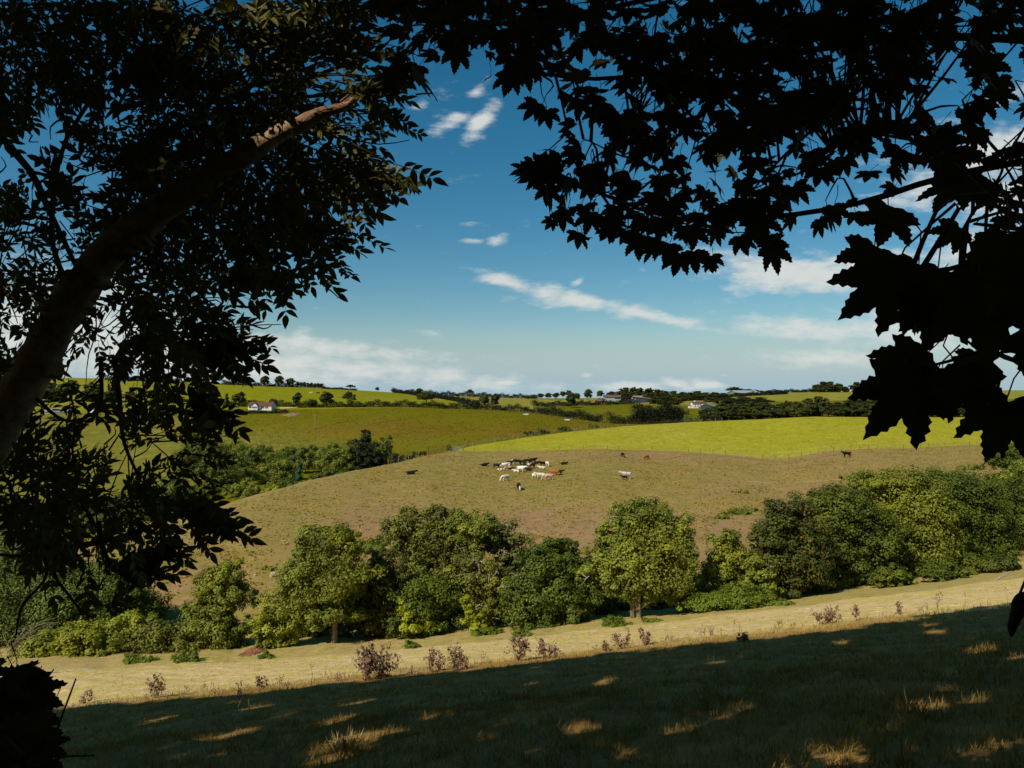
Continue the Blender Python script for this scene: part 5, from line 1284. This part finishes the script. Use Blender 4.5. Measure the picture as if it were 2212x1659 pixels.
for d, w, pl in [(4.4, 9, [(-60, 160), (0, 277), (60, 370), (110, 452), (160, 540), (190, 640)]), (4.4, 4, [(72, 372), (102, 372), (112, 345), (125, 325)]), (4.3, 4, [(214, 182), (210, 235), (225, 270), (240, 310)]), (4.3, 3.5, [(270, 195), (266, 250), (262, 300)]), (4.3, 2.5, [(212, 240), (266, 242), (300, 240)]),
                 (3.8, 6, [(250, 770), (262, 880), (258, 960), (300, 1040)]), (3.8, 4.5, [(225, 770), (214, 880), (190, 900), (155, 950), (145, 1000)]), (3.7, 4, [(90, 860), (150, 908), (205, 890), (222, 880)]), (3.9, 8, [(60, 1185), (180, 1180), (290, 1150), (390, 1112), (480, 1088)]),
                 (3.9, 5.5, [(205, 1130), (225, 1180), (242, 1220), (285, 1250), (320, 1252), (350, 1240), (368, 1225)]), (3.9, 3.5, [(235, 1150), (262, 1182), (290, 1192), (318, 1190), (348, 1160)]), (3.9, 3.5, [(345, 1130), (365, 1155), (389, 1176), (420, 1182), (466, 1166)]), (3.95, 4, [(232, 1175), (270, 1196), (310, 1211), (350, 1186), (372, 1168)]),
                 (3.9, 5, [(85, 1160), (100, 1200), (129, 1238), (145, 1284), (168, 1310), (200, 1330)]), (4., 4, [(90, 1180), (88, 1250), (70, 1300), (40, 1370)]), (3.8, 3.5, [(0, 1196), (50, 1205), (90, 1196)]), (3.8, 4, [(500, 540), (530, 545), (562, 548)]), (3.9, 4, [(490, 575), (515, 600), (548, 620), (580, 612)]), (4.2, 5, [(235, 545), (320, 560), (400, 600), (470, 690), (520, 745)]), (4.3, 6, [(430, 400), (520, 420), (640, 440), (760, 400), (850, 388)]), (4.3, 5, [(330, 460), (450, 500), (600, 520), (740, 512)]), (4.5, 7, [(330, 460), (380, 330), (460, 200), (560, 90), (640, -40)]), (4.5, 6, [(520, 330), (640, 200), (760, 120), (850, 60)]), (4.6, 6, [(150, 640), (120, 520), (150, 330), (220, 150), (240, -40)]), (4.5, 6, [(380, 330), (560, 240), (700, 200), (850, 190)])]:
    q = curve([P(x, y, d) - ab + R.normal(size=3) * [0, .04, 0] for x, y in pl], 14)
    G.tube(q, np.linspace(w / F * d, w * .45 / F * d, 14), 6, .06)
for v, f in ((atwig.V, atwig.F),):
    off = 0
Gt = G
V = np.vstack(atwig.V) - ab; Gt.add(V, [np.vstack(f) for f in atwig.F.values()])
Gt.make('bough_sprays', TWIG, ash, True)
aC, aN, aS, aU = map(np.array, (aC, aN, aS, aU))
ok = np.ones(len(aC), bool)
for h_ in [P(x, y, 4.) for x, y in ((690, 246), (712, 240), (735, 231), (757, 220), (668, 258))]:
    w = aC - h_; k = w @ sd; ok &= ~((np.linalg.norm(w - k[:, None] * sd, axis=1) < .10) & (k > -.02))
    v_ = -h_ / np.linalg.norm(h_); k = w @ v_; ok &= ~((np.linalg.norm(w - k[:, None] * v_, axis=1) < .09) & (k > 0))
aC, aN, aS, aU = aC[ok], aN[ok], aS[ok], aU[ok]
V = np.vstack(rachis.V) - ab
nl = len(aC)
V2, f2 = scatter(np.array(aC) - ab, np.array(aN), np.array(aS), LEAFLET, np.array(aU), (R.uniform(-.1, .5, nl), R.uniform(-.35, .05, nl)))
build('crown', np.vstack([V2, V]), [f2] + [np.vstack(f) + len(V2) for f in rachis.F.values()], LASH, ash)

# sycamore leaf: five toothed lobes, tip at +y, stalk at the origin
half = [(0, 1.0), (.045, .90), (.10, .86), (.10, .79), (.16, .75), (.15, .68), (.20, .63), (.185, .56), (.19, .50), (.25, .56), (.31, .58), (.33, .65), (.41, .66), (.44, .73), (.55, .77), (.53, .68), (.57, .61), (.52, .55), (.55, .47), (.49, .42), (.50, .35), (.42, .30), (.48, .25), (.55, .24), (.64, .19), (.57, .13), (.56, .05), (.48, .03), (.44, -.05), (.33, -.04), (.24, -.10), (.12, -.09), (.03, -.02)]
ring = half + [(-x, y) for x, y in half[::-1] if x > 0.0]
pol = [Vector((x, y, 0)) for x, y in ring]
tri = np.array([t for t in geometry.tessellate_polygon([pol])])
SYC = (np.array([(x, y - .05, 0) for x, y in ring]), tri)
GS = grid(MAP_S)
sC, sU, sN, sS = [], [], [], []
stalk = Geo(); stw = Geo(); clusters = []
def syc_leaf(p, up, nv, size):
    up = nrm(up); b = p - up * size * .45
    sC.append(b); sU.append(up); sN.append(nv); sS.append(size)
    L = size * R.uniform(.55, 1.0)
    e = b - nrm(up * .7 + R.normal(size=3) * .35 + [0, 0, -.35]) * L
    stalk.tube([b, (b + e) / 2 + R.normal(size=3) * .008, e], [.0014, .0015, .002], 3, cap=False)
    return e
for i in range(21):
    for j in range(16, 46):
        v = int(GS[i, j])
        if not v: continue
        near = (j >= 39 and i >= 9) or i >= 13
        dlo, dhi = (1.05, 1.75) if near and R.uniform() < .8 else (2.0, 4.2)
        dm = (dlo + dhi) / 2
        cell = (50 / F * dm) ** 2
        sz = .088 if not (dhi < 2) else .098
        n = R.poisson(-math.log(1 - COVS[v]) * cell / (.62 * sz * sz * .72))
        og = outward(GS, i, j)
        for _ in range(n):
            d = R.uniform(dlo, dhi)
            p = P((j + R.uniform()) * 50 + (62 if d < 1.8 else 0), (i + R.uniform()) * 50 - ((100 + max(0, i * 50 - 600) * .32) if d < 1.8 else 10), d)
            up = np.array([og[0] * .6, 0, og[1] * .4 - 1.0]) + R.normal(size=3) * [.55, .4, .35]
            nv = R.normal(size=3) * .45 + [0, -.75, .55]
            e = syc_leaf(p, up, nv, R.uniform(.062, .104))
            clusters.append(e)
# leaves that stand out singly against the sky and the field
for (x, y, ux, uy, d, s) in [(1178, 338, .2, .9, 2.7, .15), (1138, 385, -.8, -.35, 2.7, .15), (1182, 428, -.1, -1, 2.7, .15), (1215, 480, .1, -1, 2.7, .14), (1145, 240, -.7, -.7, 2.8, .16), (1185, 262, .2, -1, 2.8, .14), (1250, 240, -.2, -1, 2.8, .15), (1095, 180, -.3, -.9, 2.7, .17), (1140, 175, .2, -1, 2.7, .16), (1500, 572, .1, -1, 2.4, .15), (1440, 552, -.3, -1, 2.5, .15), (1605, 535, .3, -1, 2.5, .14), (1668, 540, .4, -.9, 2.5, .15), (1320, 505, .1, -1, 2.6, .15), (1270, 485, -.3, -1, 2.6, .15), (1380, 540, 0, -1, 2.5, .15), (1805, 470, .2, -1, 2.4, .14), (1765, 385, -.3, -1, 2.4, .14), (1835, 310, -.2, -1, 2.2, .14), (1930, 350, -.5, -.8, 2.1, .15), (2000, 330, .1, -1, 2., .15), (2105, 310, .2, -1, 2., .15), (1860, 585, -.6, -.9, 1.6, .17), (1875, 640, -.8, -.6, 1.35, .19), (1960, 650, -.3, -1, 1.3, .2), (1900, 500, -.4, -.9, 1.7, .17), (1945, 800, -.8, -.5, 1.5, .17), (1905, 885, -.6, -.8, 1.25, .19), (1950, 840, -.8, -.2, 1.4, .18), (2000, 700, -.2, -1, 1.3, .17), (2150, 935, -.3, -.9, 1.3, .17), (2195, 945, .2, -1, 1.2, .16), (2090, 870, .1, -1, 1.2, .17), (2180, 620, .1, -1, .95, .2), (2130, 700, -.1, -1, 1., .2), (855, 150, -.8, -.5, 3., .16), (895, 165, -.4, -.9, 3., .16)]:
    clusters.append(syc_leaf(P(x, y, d), np.array([ux, R.normal() * .15, uy]), np.array([R.normal() * .15, -1., .25]), s * (.58 if d > 1.8 else .68)))
syc = thing('sycamore_tree', (3.9, 3.0, gz(3.9, 3.0)), 'dark sycamore with lobed leaves hanging over the top and right of the view', 'tree')
sb = np.array(syc.location)
G = Geo(); G.tube(curve([(0, 0, -.4), (.1, .1, 2.0), (.05, .3, 4.), (.2, .2, 7.5)], 24), np.linspace(.32, .16, 24), 14, .03)
G.make('trunk', DARKBARK, syc, True)
G = Geo()
LIMBS = []
for pl, r0 in [([(2700, 60, 3.), (2350, 90, 3.), (2000, 80, 3.), (1600, 130, 3.), (1300, 170, 3.), (1120, 150, 2.9)], .035), ([(2700, 60, 3.), (2200, -60, 3.2), (1700, -60, 3.2), (1300, 20, 3.1), (950, 70, 3.)], .04), ([(2600, 250, 2.9), (2300, 330, 2.7), (2050, 380, 2.6), (1850, 440, 2.6), (1650, 470, 2.6), (1450, 470, 2.6), (1300, 420, 2.6), (1175, 385, 2.65)], .025),
               ([(2300, 330, 2.7), (2180, 333, 2.5), (2160, 380, 2.4), (2090, 480, 2.2)], .014), ([(2000, 80, 3.), (1850, 200, 2.8), (1700, 330, 2.7), (1600, 440, 2.6)], .018), ([(1600, 130, 3.), (1500, 260, 2.8), (1380, 340, 2.7), (1260, 300, 2.7)], .015), ([(2600, 420, 2.2), (2300, 470, 1.8), (2120, 560, 1.5), (1990, 590, 1.4), (1900, 600, 1.4)], .016), ([(2300, 470, 1.8), (2220, 700, 1.4), (2080, 770, 1.35), (1960, 800, 1.35)], .012), ([(2350, 600, 1.6), (2250, 820, 1.3), (2150, 880, 1.25), (1960, 860, 1.3)], .010), ([(2050, 380, 2.6), (1960, 300, 2.4), (1880, 290, 2.3), (1800, 330, 2.3)], .009)]:
    q = curve([P(*p) - sb for p in pl], 22); r0 *= .62
    LIMBS.append(q); G.tube(q, np.linspace(r0, r0 * .22, 22), 7, .05)
for st_pt, tgt in ((np.array([.1, .2, 3.4]), LIMBS[0][0]), (np.array([.05, .25, 3.0]), LIMBS[2][0]), (np.array([.08, .15, 2.4]), LIMBS[6][0]), (np.array([.05, .12, 2.0]), LIMBS[8][0])):
    G.tube(curve([st_pt, (st_pt + tgt) / 2 + [0, 0, .1], tgt], 8), np.linspace(.09, .04, 8), 8, .03)
allq = np.vstack(LIMBS)
cl = np.array(clusters) - sb
pick = cl[R.permutation(len(cl))[:420]]
for e in pick:
    dd = np.linalg.norm(allq - e, axis=1); k = int(np.argmin(dd))
    if dd[k] < .45:
        s = allq[k]; w = (s + e) / 2 + R.normal(size=3) * .05 + [0, 0, .03]
        G.tube(curve([s, w, e], 6), np.linspace(.006, .0018, 6), 4)
V = np.vstack(stalk.V) - sb; G.add(V, [np.vstack(f) for f in stalk.F.values()])
G.make('bough_sprays', TWIG, syc, True)
nl = len(sC)
V2, f2 = scatter(np.array(sC) - sb, np.array(sN), np.array(sS), SYC, np.array(sU), (R.uniform(-.15, .35, nl), R.uniform(-.35, .1, nl)))
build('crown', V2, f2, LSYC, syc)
# one withered, curled leaf hanging low at the right edge
prof = [(2222, 1288, 14), (2200, 1296, 30), (2188, 1318, 36), (2192, 1350, 30), (2190, 1385, 20), (2182, 1415, 22), (2176, 1440, 20), (2172, 1462, 12), (2171, 1476, 4)]
prof = [(2218, 1284, 7), (2207, 1292, 12), (2201, 1306, 14), (2198, 1322, 13), (2192, 1338, 11), (2187, 1352, 9), (2185, 1364, 7), (2185, 1374, 3)]
G = Geo(); G.tube(curve([P(x, y, 1.25) - sb for x, y, r in prof], 26), np.interp(np.linspace(0, 1, 26), np.linspace(0, 1, len(prof)), [r / F * 1.25 for *_, r in prof]), 12, .012)
G.tube(curve([P(2200, 1290, 1.25) - sb, P(2240, 1180, 1.3) - sb, P(2280, 980, 1.4) - sb, LIMBS[8][6]], 8), .0022, 5)
G.make('curled_leaf', bark_mat('withered leaf', lin(40, 32, 24), lin(74, 58, 42), 30., .4), syc, True)

# dark shrub in the lower left corner
sC, sU, sN, sS = [], [], [], []
stalk = Geo()
for _ in range(130):
    d = R.uniform(1.9, 3.0)
    px = -60 + abs(R.normal()) * 75; py = 1470 + R.uniform(0, 1) ** .8 * 230
    if px > 92 + (py - 1480) * .12 : continue
    syc_leaf(P(px, py, d), np.array([.5, 0, -.8]) + R.normal(size=3) * .5, R.normal(size=3) * .5 + [0, -.7, .6], R.uniform(.08, .13))
for (x, y, ux, uy) in [(70, 1498, 1, -.1), (58, 1480, .9, .3), (95, 1512, .9, -.4), (52, 1540, .8, -.6), (40, 1490, .6, .5), (20, 1520, .4, -.8)]:
    syc_leaf(P(x, y, 2.4), np.array([ux, 0, uy]), np.array([R.normal() * .3, -1, .3]), .13)
for _ in range(160):
    px = R.uniform(-150, 110); py = 1600 + R.uniform(0, 200); d = R.uniform(2.2, 3.4)
    syc_leaf(P(px, py, d), np.array([.4, 0, -.7]) + R.normal(size=3) * .5, R.normal(size=3) * .5 + [0, -.6, .7], R.uniform(.08, .13))
gx = P(-120, 1900, 2.9); sh = thing('shrub', (gx[0], 2.9, gz(gx[0], 2.9)), 'dark shrub with toothed leaves and two bare shoots in the lower left corner', 'shrub')
hb = np.array(sh.location)
V2, f2 = scatter(np.array(sC) - hb, np.array(sN), np.array(sS), SYC, np.array(sU), (R.uniform(-.15, .35, len(sC)), R.uniform(-.35, .1, len(sC))))
build('foliage', V2, f2, LSYC, sh)
G = Geo()
for pl, w in [([(40, 1760), (110, 1610), (140, 1530), (164, 1466)], 3.2), ([(0, 1700), (50, 1560), (80, 1495), (116, 1446)], 2.8), ([(-120, 1900), (-60, 1700), (0, 1560), (40, 1500)], 6), ([(-100, 1850), (-20, 1700), (50, 1640), (100, 1620)], 5), ([(-110, 1800), (20, 1700), (120, 1640), (205, 1632)], 3)]:
    q = curve([P(x, y, 2.5) - hb for x, y in pl], 12); G.tube(q, np.linspace(w / F * 2.5, w * .5 / F * 2.5, 12), 6, .05)
V = np.vstack(stalk.V) - hb; G.add(V, [np.vstack(f) for f in stalk.F.values()])
G.make('dead_sprays', TWIG, sh, True)
# pale dead boughs above the shrub
g = ground(25, 55); dt = thing('dead_branch', g, 'tangle of pale dead branches at the far left over the lowest bush', 'dead branches')
G = Geo()
for _ in range(16):
    a = P(R.uniform(-10, 30), R.uniform(1390, 1440), 55) - g; b = P(R.uniform(0, 128), R.uniform(1318, 1400), 55) - g
    G.tube(curve([a, (a + b) / 2 + R.normal(size=3) * .4 + [0, 0, .6], b], 8), np.linspace(.03, .01, 8), 4)
G.make('boughs', BARK, dt)

# ------------------------------------------------------------------ dead thistles and weeds on the lit strip
TST = bark_mat('dry weed stems', lin(120, 96, 74), lin(178, 150, 122), 8., .2)
TLF = leaf_mat('withered thistle leaves', lin(80, 56, 44), lin(170, 132, 108), .2, 2., odd=lin(120, 78, 60), oddamt=.12)
THD = leaf_mat('thistle seed heads', lin(86, 60, 48), lin(196, 166, 144), .2, 2.)
GLF = leaf_mat('green weed leaves', lin(44, 50, 22), lin(96, 100, 46), .2, 2.)
WG = 'dead thistles and weeds on the lit grass strip'
def weed(name, label, px, py, hpx, wpx, kind='thistle', nst=None):
    WG = 'short dry stalks along the shadow edge' if label.startswith('short dry stalks') else 'dead thistles and weeds on the lit grass strip'
    g = hit(px, py, 22); k = g[1] / F; h = hpx * k * 1.05; w = wpx * k
    t = thing(name, g, label, 'weed', WG)
    S, C, N, SZ, HC, HN, HS = Geo(), [], [], [], [], [], []
    nst = nst or max(1, int(round(wpx / 6)))
    for i in range(nst):
        a = R.uniform(-1, 1) if nst > 1 else R.normal() * .15
        hh = h * R.uniform(.62, 1.0) * (1 - .25 * abs(a)); b = np.array([a * w * .16, R.normal() * w * .1, -.03])
        if i == 0: hh = h; 
        e = np.array([a * w * .5, R.normal() * w * .22, hh]); m = (b + e) / 2 + R.normal(size=3) * [.04, .04, .02]
        q = curve([b, m, e], 8); S.tube(q, np.linspace(.014, .006, 8), 4)
        tips = [e]
        for _ in range({'thistle': 5, 'dock': 3, 'stalk': 1}[kind]):
            s = q[R.integers(3, 8)]; f = s + np.array([R.normal() * .14, R.normal() * .1, R.uniform(.03, .2)]) * (h / 1.3 + .2); S.tube([s, f], [.006, .004], 3); tips.append(f)
        for tpt in tips:
            if kind == 'thistle':
                for _ in range(10):
                    HC.append(tpt + R.normal(size=3) * .032); HN.append(R.normal(size=3)); HS.append(R.uniform(.035, .075))
            else:
                for z in np.linspace(0, 1, 8):
                    HC.append(tpt - [0, 0, z * .12] + R.normal(size=3) * .012); HN.append(R.normal(size=3)); HS.append(R.uniform(.02, .045))
        nlf = int({'thistle': 60, 'dock': 18, 'stalk': 7}[kind] * max(hh / 1.2, .35))
        for _ in range(nlf):
            s = q[R.integers(0, 8)] if R.uniform() < .6 else tips[R.integers(0, len(tips))] - [0, 0, R.uniform(0, .2)]
            C.append(s + R.normal(size=3) * [.06, .06, .05]); N.append(R.normal(size=3) + [0, -.4, 0]); SZ.append(R.uniform(.06, .16) if kind == 'thistle' else R.uniform(.04, .1))
    S.make('dry_sprays', TST if kind != 'green' else TWIG, t)
    V, f = scatter(np.array(C), np.array(N), np.array(SZ), LEAF4, np.array([[0, 0, -1.]] * len(C)) + R.normal(size=(len(C), 3)) * .5); V[:, 2] = np.maximum(V[:, 2], -.02)
    build('withered_leaves', V, f, TLF, t)
    V, f = scatter(np.array(HC), np.array(HN), np.array(HS)); build('seed_heads', V, f, THD, t)  # dry seed heads at the stem tips
for a in [('thistle', 'big dead thistle with a leaning left stem, before the pale trunked tree', 793, 1471, 74, 46, 'thistle'), ('thistle', 'widest dead thistle clump, right beside the leaning one', 832, 1464, 66, 66, 'thistle'), ('thistle', 'upright dead thistle right of the widest clump', 929, 1453, 46, 24, 'thistle'), ('thistle', 'short dead thistle between two upright ones', 951, 1450, 26, 18, 'thistle'), ('thistle', 'tall narrow dead thistle with many heads, centre left', 983, 1449, 54, 30, 'thistle'), ('thistle', 'small dead thistle at the foot of the tall narrow one', 1005, 1446, 26, 20, 'thistle'),
          ('thistle', 'pale headed dead thistle at the centre of the strip', 1120, 1428, 54, 40, 'thistle'), ('thistle', 'drooping broad dead thistle right of the pale headed one', 1183, 1424, 36, 46, 'thistle'), ('dead_weed', 'tiny brown weed below the twin trunked tree', 1287, 1411, 14, 8, 'dock'), ('thistle', 'dead thistle curling left, below the twin trunks', 1345, 1402, 34, 30, 'thistle'), ('dead_weed', 'low brown weed left of the curling thistle', 1313, 1407, 16, 16, 'thistle'), ('thistle', 'hooked thin dead thistle right of the curling one', 1393, 1394, 30, 22, 'thistle'),
          ('dead_weed', 'reddish dock spikes standing alone under the bramble bank', 1517, 1380, 30, 12, 'dock'), ('dead_weed', 'single tall thin spike on the strip right of the reddish dock', 1587, 1372, 32, 4, 'stalk', 1), ('dead_weed', 'bent short spike beside the tall thin one', 1560, 1378, 20, 8, 'stalk', 2), ('dead_weed', 'scraggy brown weed at the shadow edge right of the thin spike', 1604, 1386, 16, 24, 'thistle'), ('thistle', 'low wide dead thistle mound below the red flecked tree', 1790, 1349, 36, 54, 'thistle'), ('thistle', 'small upright dead thistle right of the wide mound', 1851, 1341, 30, 14, 'thistle'), ('dead_weed', 'small dead weed left of the wide mound', 1708, 1360, 18, 8, 'dock'),
          ('dead_weed', 'little weed head in the sunlight far right', 1941, 1326, 20, 9, 'thistle'), ('dock_plant', 'dark forked dock plant at the shadow edge on the right', 2024, 1319, 42, 12, 'dock', 3), ('dead_weed', 'stalk leaning left with one seed head, far right', 2085, 1312, 32, 8, 'stalk', 1), ('dead_weed', 'thin pale stalk near the right edge', 2176, 1297, 24, 4, 'stalk', 1),
          ('thistle', 'compact dead thistle alone on the left of the strip', 341, 1507, 44, 28, 'thistle'), ('thistle', 'pale small dead thistle furthest left', 186, 1519, 24, 20, 'thistle'), ('dock_plant', 'dark nodding plant at the shadow edge on the left', 516, 1512, 34, 12, 'dock', 3), ('dead_weed', 'loose dead weed right of the dark nodding plant', 566, 1492, 27, 22, 'thistle', 3), ('dead_weed', 'tall thin spike with a brown head, left of the big thistles', 671, 1483, 46, 4, 'stalk', 1), ('dead_weed', 'short thin stalk left of the brown headed spike', 604, 1484, 26, 4, 'stalk', 1), ('dead_weed', 'pair of short dark stalks near the loose dead weed', 622, 1489, 18, 14, 'stalk', 2), ('dead_weed', 'row of faint thin stalks right of the compact thistle', 410, 1500, 18, 60, 'stalk', 7), ('dead_weed', 'few thin stalks left of the dark nodding plant', 470, 1500, 22, 40, 'stalk', 5)]:
    weed(*a)
for k in range(34):
    x = R.uniform(130, 2150); ye_ = np.interp(x, [100, 550, 1106, 1600, 2190], [1530, 1496, 1437, 1383, 1300]) - R.uniform(0, 26) ** 1.0
    weed('dead_weed', 'short dry stalks scattered along the shadow edge of the strip', x, ye_, R.uniform(8, 20), R.uniform(4, 20), ['stalk', 'stalk', 'dock'][k % 3], int(R.integers(1, 5)))
# sunlit tussock with a stalk in the shade
g = hit(745, 1622, 6); tu = thing('grass_tussock', g, 'pale dry grass tussock with a dark stalk, caught by the sun in the shade', 'tussock')
C = R.normal(size=(260, 3)) * [.14, .12, .02]; Uu = nrm(C * [2.2, 2.2, 0] + R.normal(size=(260, 3)) * .3 + [0, 0, .9])
BLADE = (np.array([(-.035, 0, 0), (.035, 0, 0), (.02, .6, .04), (0, 1., .15), (-.02, .6, .04)]), np.array([(0, 1, 2, 3, 4)]))
DRYG = leaf_mat('dry grass blades', lin(150, 128, 84), lin(206, 184, 136), .3, 3.)
V, f = scatter(C, R.normal(size=(260, 3)) + [0, -.6, 0], R.uniform(.14, .3, 260), BLADE, Uu); build('blades', V, f, DRYG, tu)
G = Geo(); G.tube(curve([(0, -.15, -.02), (.02, -.14, .2), (-.02, -.16, .42)], 6), np.linspace(.012, .006, 6), 5); G.make('stalk', DARKBARK, tu)

# ------------------------------------------------------------------ grass
def blades(name, n, yr, hr, mat, width, wmul=1.0, patchy=.5, tuft=1, lean=.5):
    y = yr[0] + (yr[1] - yr[0]) * R.uniform(0, 1, n) ** .9
    x = R.uniform(-1, 1, n) * (.80 * y + 2.)
    if tuft > 1:
        m = n // tuft
        cx, cy = np.repeat(x[:m], tuft), np.repeat(y[:m], tuft)
        x = cx + R.normal(size=len(cx)) * .07; y = cy + R.normal(size=len(cx)) * .06
    kf = .5 + .5 * wob(x * 1.0, y, .9, .7)
    kp = R.uniform(size=len(x)) < (1 - patchy) + patchy * kf
    x, y = x[kp], y[kp]
    C = np.stack([x, y, fz(x, y) - .01], -1)
    U_ = nrm(R.normal(size=(len(x), 3)) * [lean, lean, .1] + [.12, -.1, 1.0])
    N = R.normal(size=(len(x), 3)) * [.5, .5, .2] + [0, -1, .2]
    S = R.uniform(hr[0], hr[1], len(x)) * (.75 + .5 * (.5 + .5 * wob(x, y, 1.3, 2.)))
    v, f = BLADE
    v = v.copy(); v[:, 0] *= width / .07
    V, ff = scatter(C, N, S, (v, f), U_)
    return V, ff
GRM = leaf_mat('grass blades', lin(124, 100, 44), lin(178, 152, 84), .2, .8, .8, .02, odd=lin(186, 150, 96), oddamt=.10)
parts = [blades('g', 70000, (6.5, 17), (.08, .19), None, .045, tuft=9), blades('g', 65000, (15, 33), (.07, .15), None, .10, tuft=7), blades('g', 3500, (7, 31), (.2, .36), None, .02, patchy=.8, lean=.35)]
off = 0; VV, FF = [], []
for V, f in parts: VV.append(V); FF.append(f + off); off += len(V)
tag(build('grass', np.vstack(VV), np.vstack(FF), GRM), kind='stuff')
V, f = blades('g', 36000, (29.5, 60), (.03, .085), None, .45, tuft=6, patchy=.85)
V2, f2 = blades('g', 2600, (29.5, 34), (.12, .34), None, .07, patchy=.9, lean=.3)
DRY2 = leaf_mat('short dry grass', lin(164, 144, 76), lin(214, 188, 130), .25, 1.2, .8, .02, odd=lin(112, 126, 50), oddamt=.2)
tag(build('dry_grass', np.vstack([V, V2]), np.vstack([f, f2 + len(V)]), DRY2), kind='stuff')

# tufts that roughen the grazed fields
def tufts(name, n, box, ks, size, cols, seedpy):
    px = R.uniform(box[0], box[1], n * 6); dd = R.uniform(box[2], box[3], n * 6)
    C = []
    for a, d in zip(px, dd):
        if len(C) >= n: break
        jc = int(np.clip(np.searchsorted(PXC, a), 0, len(PXC) - 1))
        if .5 + .5 * wob(a * .02, d * .11, 1., 3.) + .3 * wob(a * .07, d * .3, 1., 1.) < R.uniform(-.1, .9): continue
        if GD[row_of(ks[0]), jc] + 1 < d < GD[row_of(ks[1]), jc] - 1:
            x = (a - CX) / F * d; C.append((x, d, gz(x, d)))
    C = np.array(C); C[:, 2] += .02
    s = size * R.uniform(.5, 1.4, len(C)) ** 1.5
    C = np.repeat(C, 3, 0); s = np.repeat(s, 3); C[:, :2] += R.normal(size=(len(C), 2)) * s[:, None] * .5
    C[:, 2] += s * .10
    V, f = scatter(C, R.normal(size=(len(C), 3)) * [.6, .6, .25] + [0, -.6, .75], s, up=np.array([[1., 0, 0]] * len(C)) + R.normal(size=(len(C), 3)) * .4)
    return tag(build(name, V, f, cols), kind='stuff')
tufts('pasture_tufts', 30000, (150, 2300, 78, 235), (1, 4), .24, leaf_mat('pasture tuft leaves', lin(120, 104, 36), lin(178, 154, 92), .3, .12, .9, .02, odd=lin(84, 78, 24), oddamt=.14), 0)
tufts('lush_tufts', 8000, (985, 2300, 215, 305), (4, 5), .26, leaf_mat('lush tuft leaves', lin(146, 140, 22), lin(192, 180, 64), .35, .12, .9, .02, odd=lin(128, 128, 20), oddamt=.15), 0)
tufts('meadow_tufts', 14000, (400, 1350, 240, 428), (5, 7), .42, leaf_mat('meadow tuft leaves', lin(92, 84, 18), lin(142, 124, 42), .3, .06, .9, .02, odd=lin(76, 72, 16), oddamt=.15), 0)
# ------------------------------------------------------------------ unseen wood around the viewer, its leaves cut to draw the slope's shadow edge
def on_ground(p):
    t = (p[:, 2] + 2 + .325 * p[:, 1] - .108 * p[:, 0]) / (sd[2] + .325 * sd[1] - .108 * sd[0])
    return p - t[:, None] * sd
edge = np.array([hit(x, y, 12)[:2] for x, y in [(-200, 1556), (100, 1532), (350, 1515), (550, 1498), (792, 1472), (1000, 1448), (1106, 1437), (1350, 1410), (1600, 1384), (1800, 1366), (2000, 1332), (2190, 1300), (2400, 1270)]])
n = 125000
C = np.stack([R.uniform(-62, 30, n), R.uniform(-8, 12, n), R.uniform(-6, 26, n)], -1)
C = C[(C[:, 1] < -1.5) | (C[:, 2] > .62 * C[:, 1] + 1.6)]
q = on_ground(C)
ye = np.interp(q[:, 0], edge[:, 0], edge[:, 1]) + .5 * wob(q[:, 0], q[:, 0] * 0, 1.7) + R.normal(size=len(C)) * .3
keep = (q[:, 1] < ye - .15) & (C[:, 2] > fz(C[:, 0], C[:, 1]) + .3)
for (x, y, r) in [(778, 1518, .42), (900, 1516, .3), (700, 1566, .5), (745, 1602, .45), (752, 1618, .4), (825, 1585, .4), (800, 1592, .35), (715, 1640, .45), (551, 1529, .4), (346, 1554, .4), (320, 1562, .3), (2015, 1350, .45), (2022, 1366, .4), (1816, 1388, .35), (2120, 1407, .4), (2195, 1420, .35), (1953, 1528, .22), (2018, 1531, .22), (2058, 1490, .2), (2155, 1606, .2), (1100, 1560, .25), (1300, 1470, .3), (1550, 1430, .35), (480, 1590, .3), (620, 1545, .3)] + [(R.uniform(330, 2150), R.uniform(1470, 1640), R.uniform(.12, .26)) for _ in range(46)]:  # holes cut along the sun's direction to let dapples through
    h_ = hit(x, y, 5); w = C - h_; k = w @ sd
    keep &= ~((np.linalg.norm(w - k[:, None] * sd, axis=1) < r * .8 + .1) & (k > 0) & (R.uniform(size=len(C)) < .93))
LIMB = np.array([P(x, y, 4.) for x, y in ((690, 246), (712, 240), (735, 231), (757, 220), (665, 258))])
for h_ in LIMB:
    w = C - h_; k = w @ sd; keep &= ~((np.linalg.norm(w - k[:, None] * sd, axis=1) < .45) & (k > 0))
C = np.vstack([C[keep], np.stack([R.uniform(-7, 2, 3500), R.uniform(-5.5, -.5, 3500), R.uniform(.2, 6.5, 3500)], -1)])  # unseen cards added behind the viewer to keep sun off near leaves
V, f = scatter(C, nrm(R.normal(size=(len(C), 3)) * .8 + sd), R.uniform(.55, .95, len(C)))
G = Geo()
for x in np.linspace(-52, 30, 15):
    y = R.uniform(-8, -4); b = np.array([x + R.normal(), y, gz(x, y) - .4]); G.tube(curve([b, b + [R.normal() * .4, 0, 6], b + [R.normal(), 0, 13]], 8), np.linspace(.3, .08, 8), 8)
VT_ = np.vstack(G.V)
wd = build('unseen_shade_wood', np.vstack([V, VT_]), [f] + [np.vstack(x) + len(V) for x in G.F.values()], LM['canopy'])
tag(wd, kind='stuff')
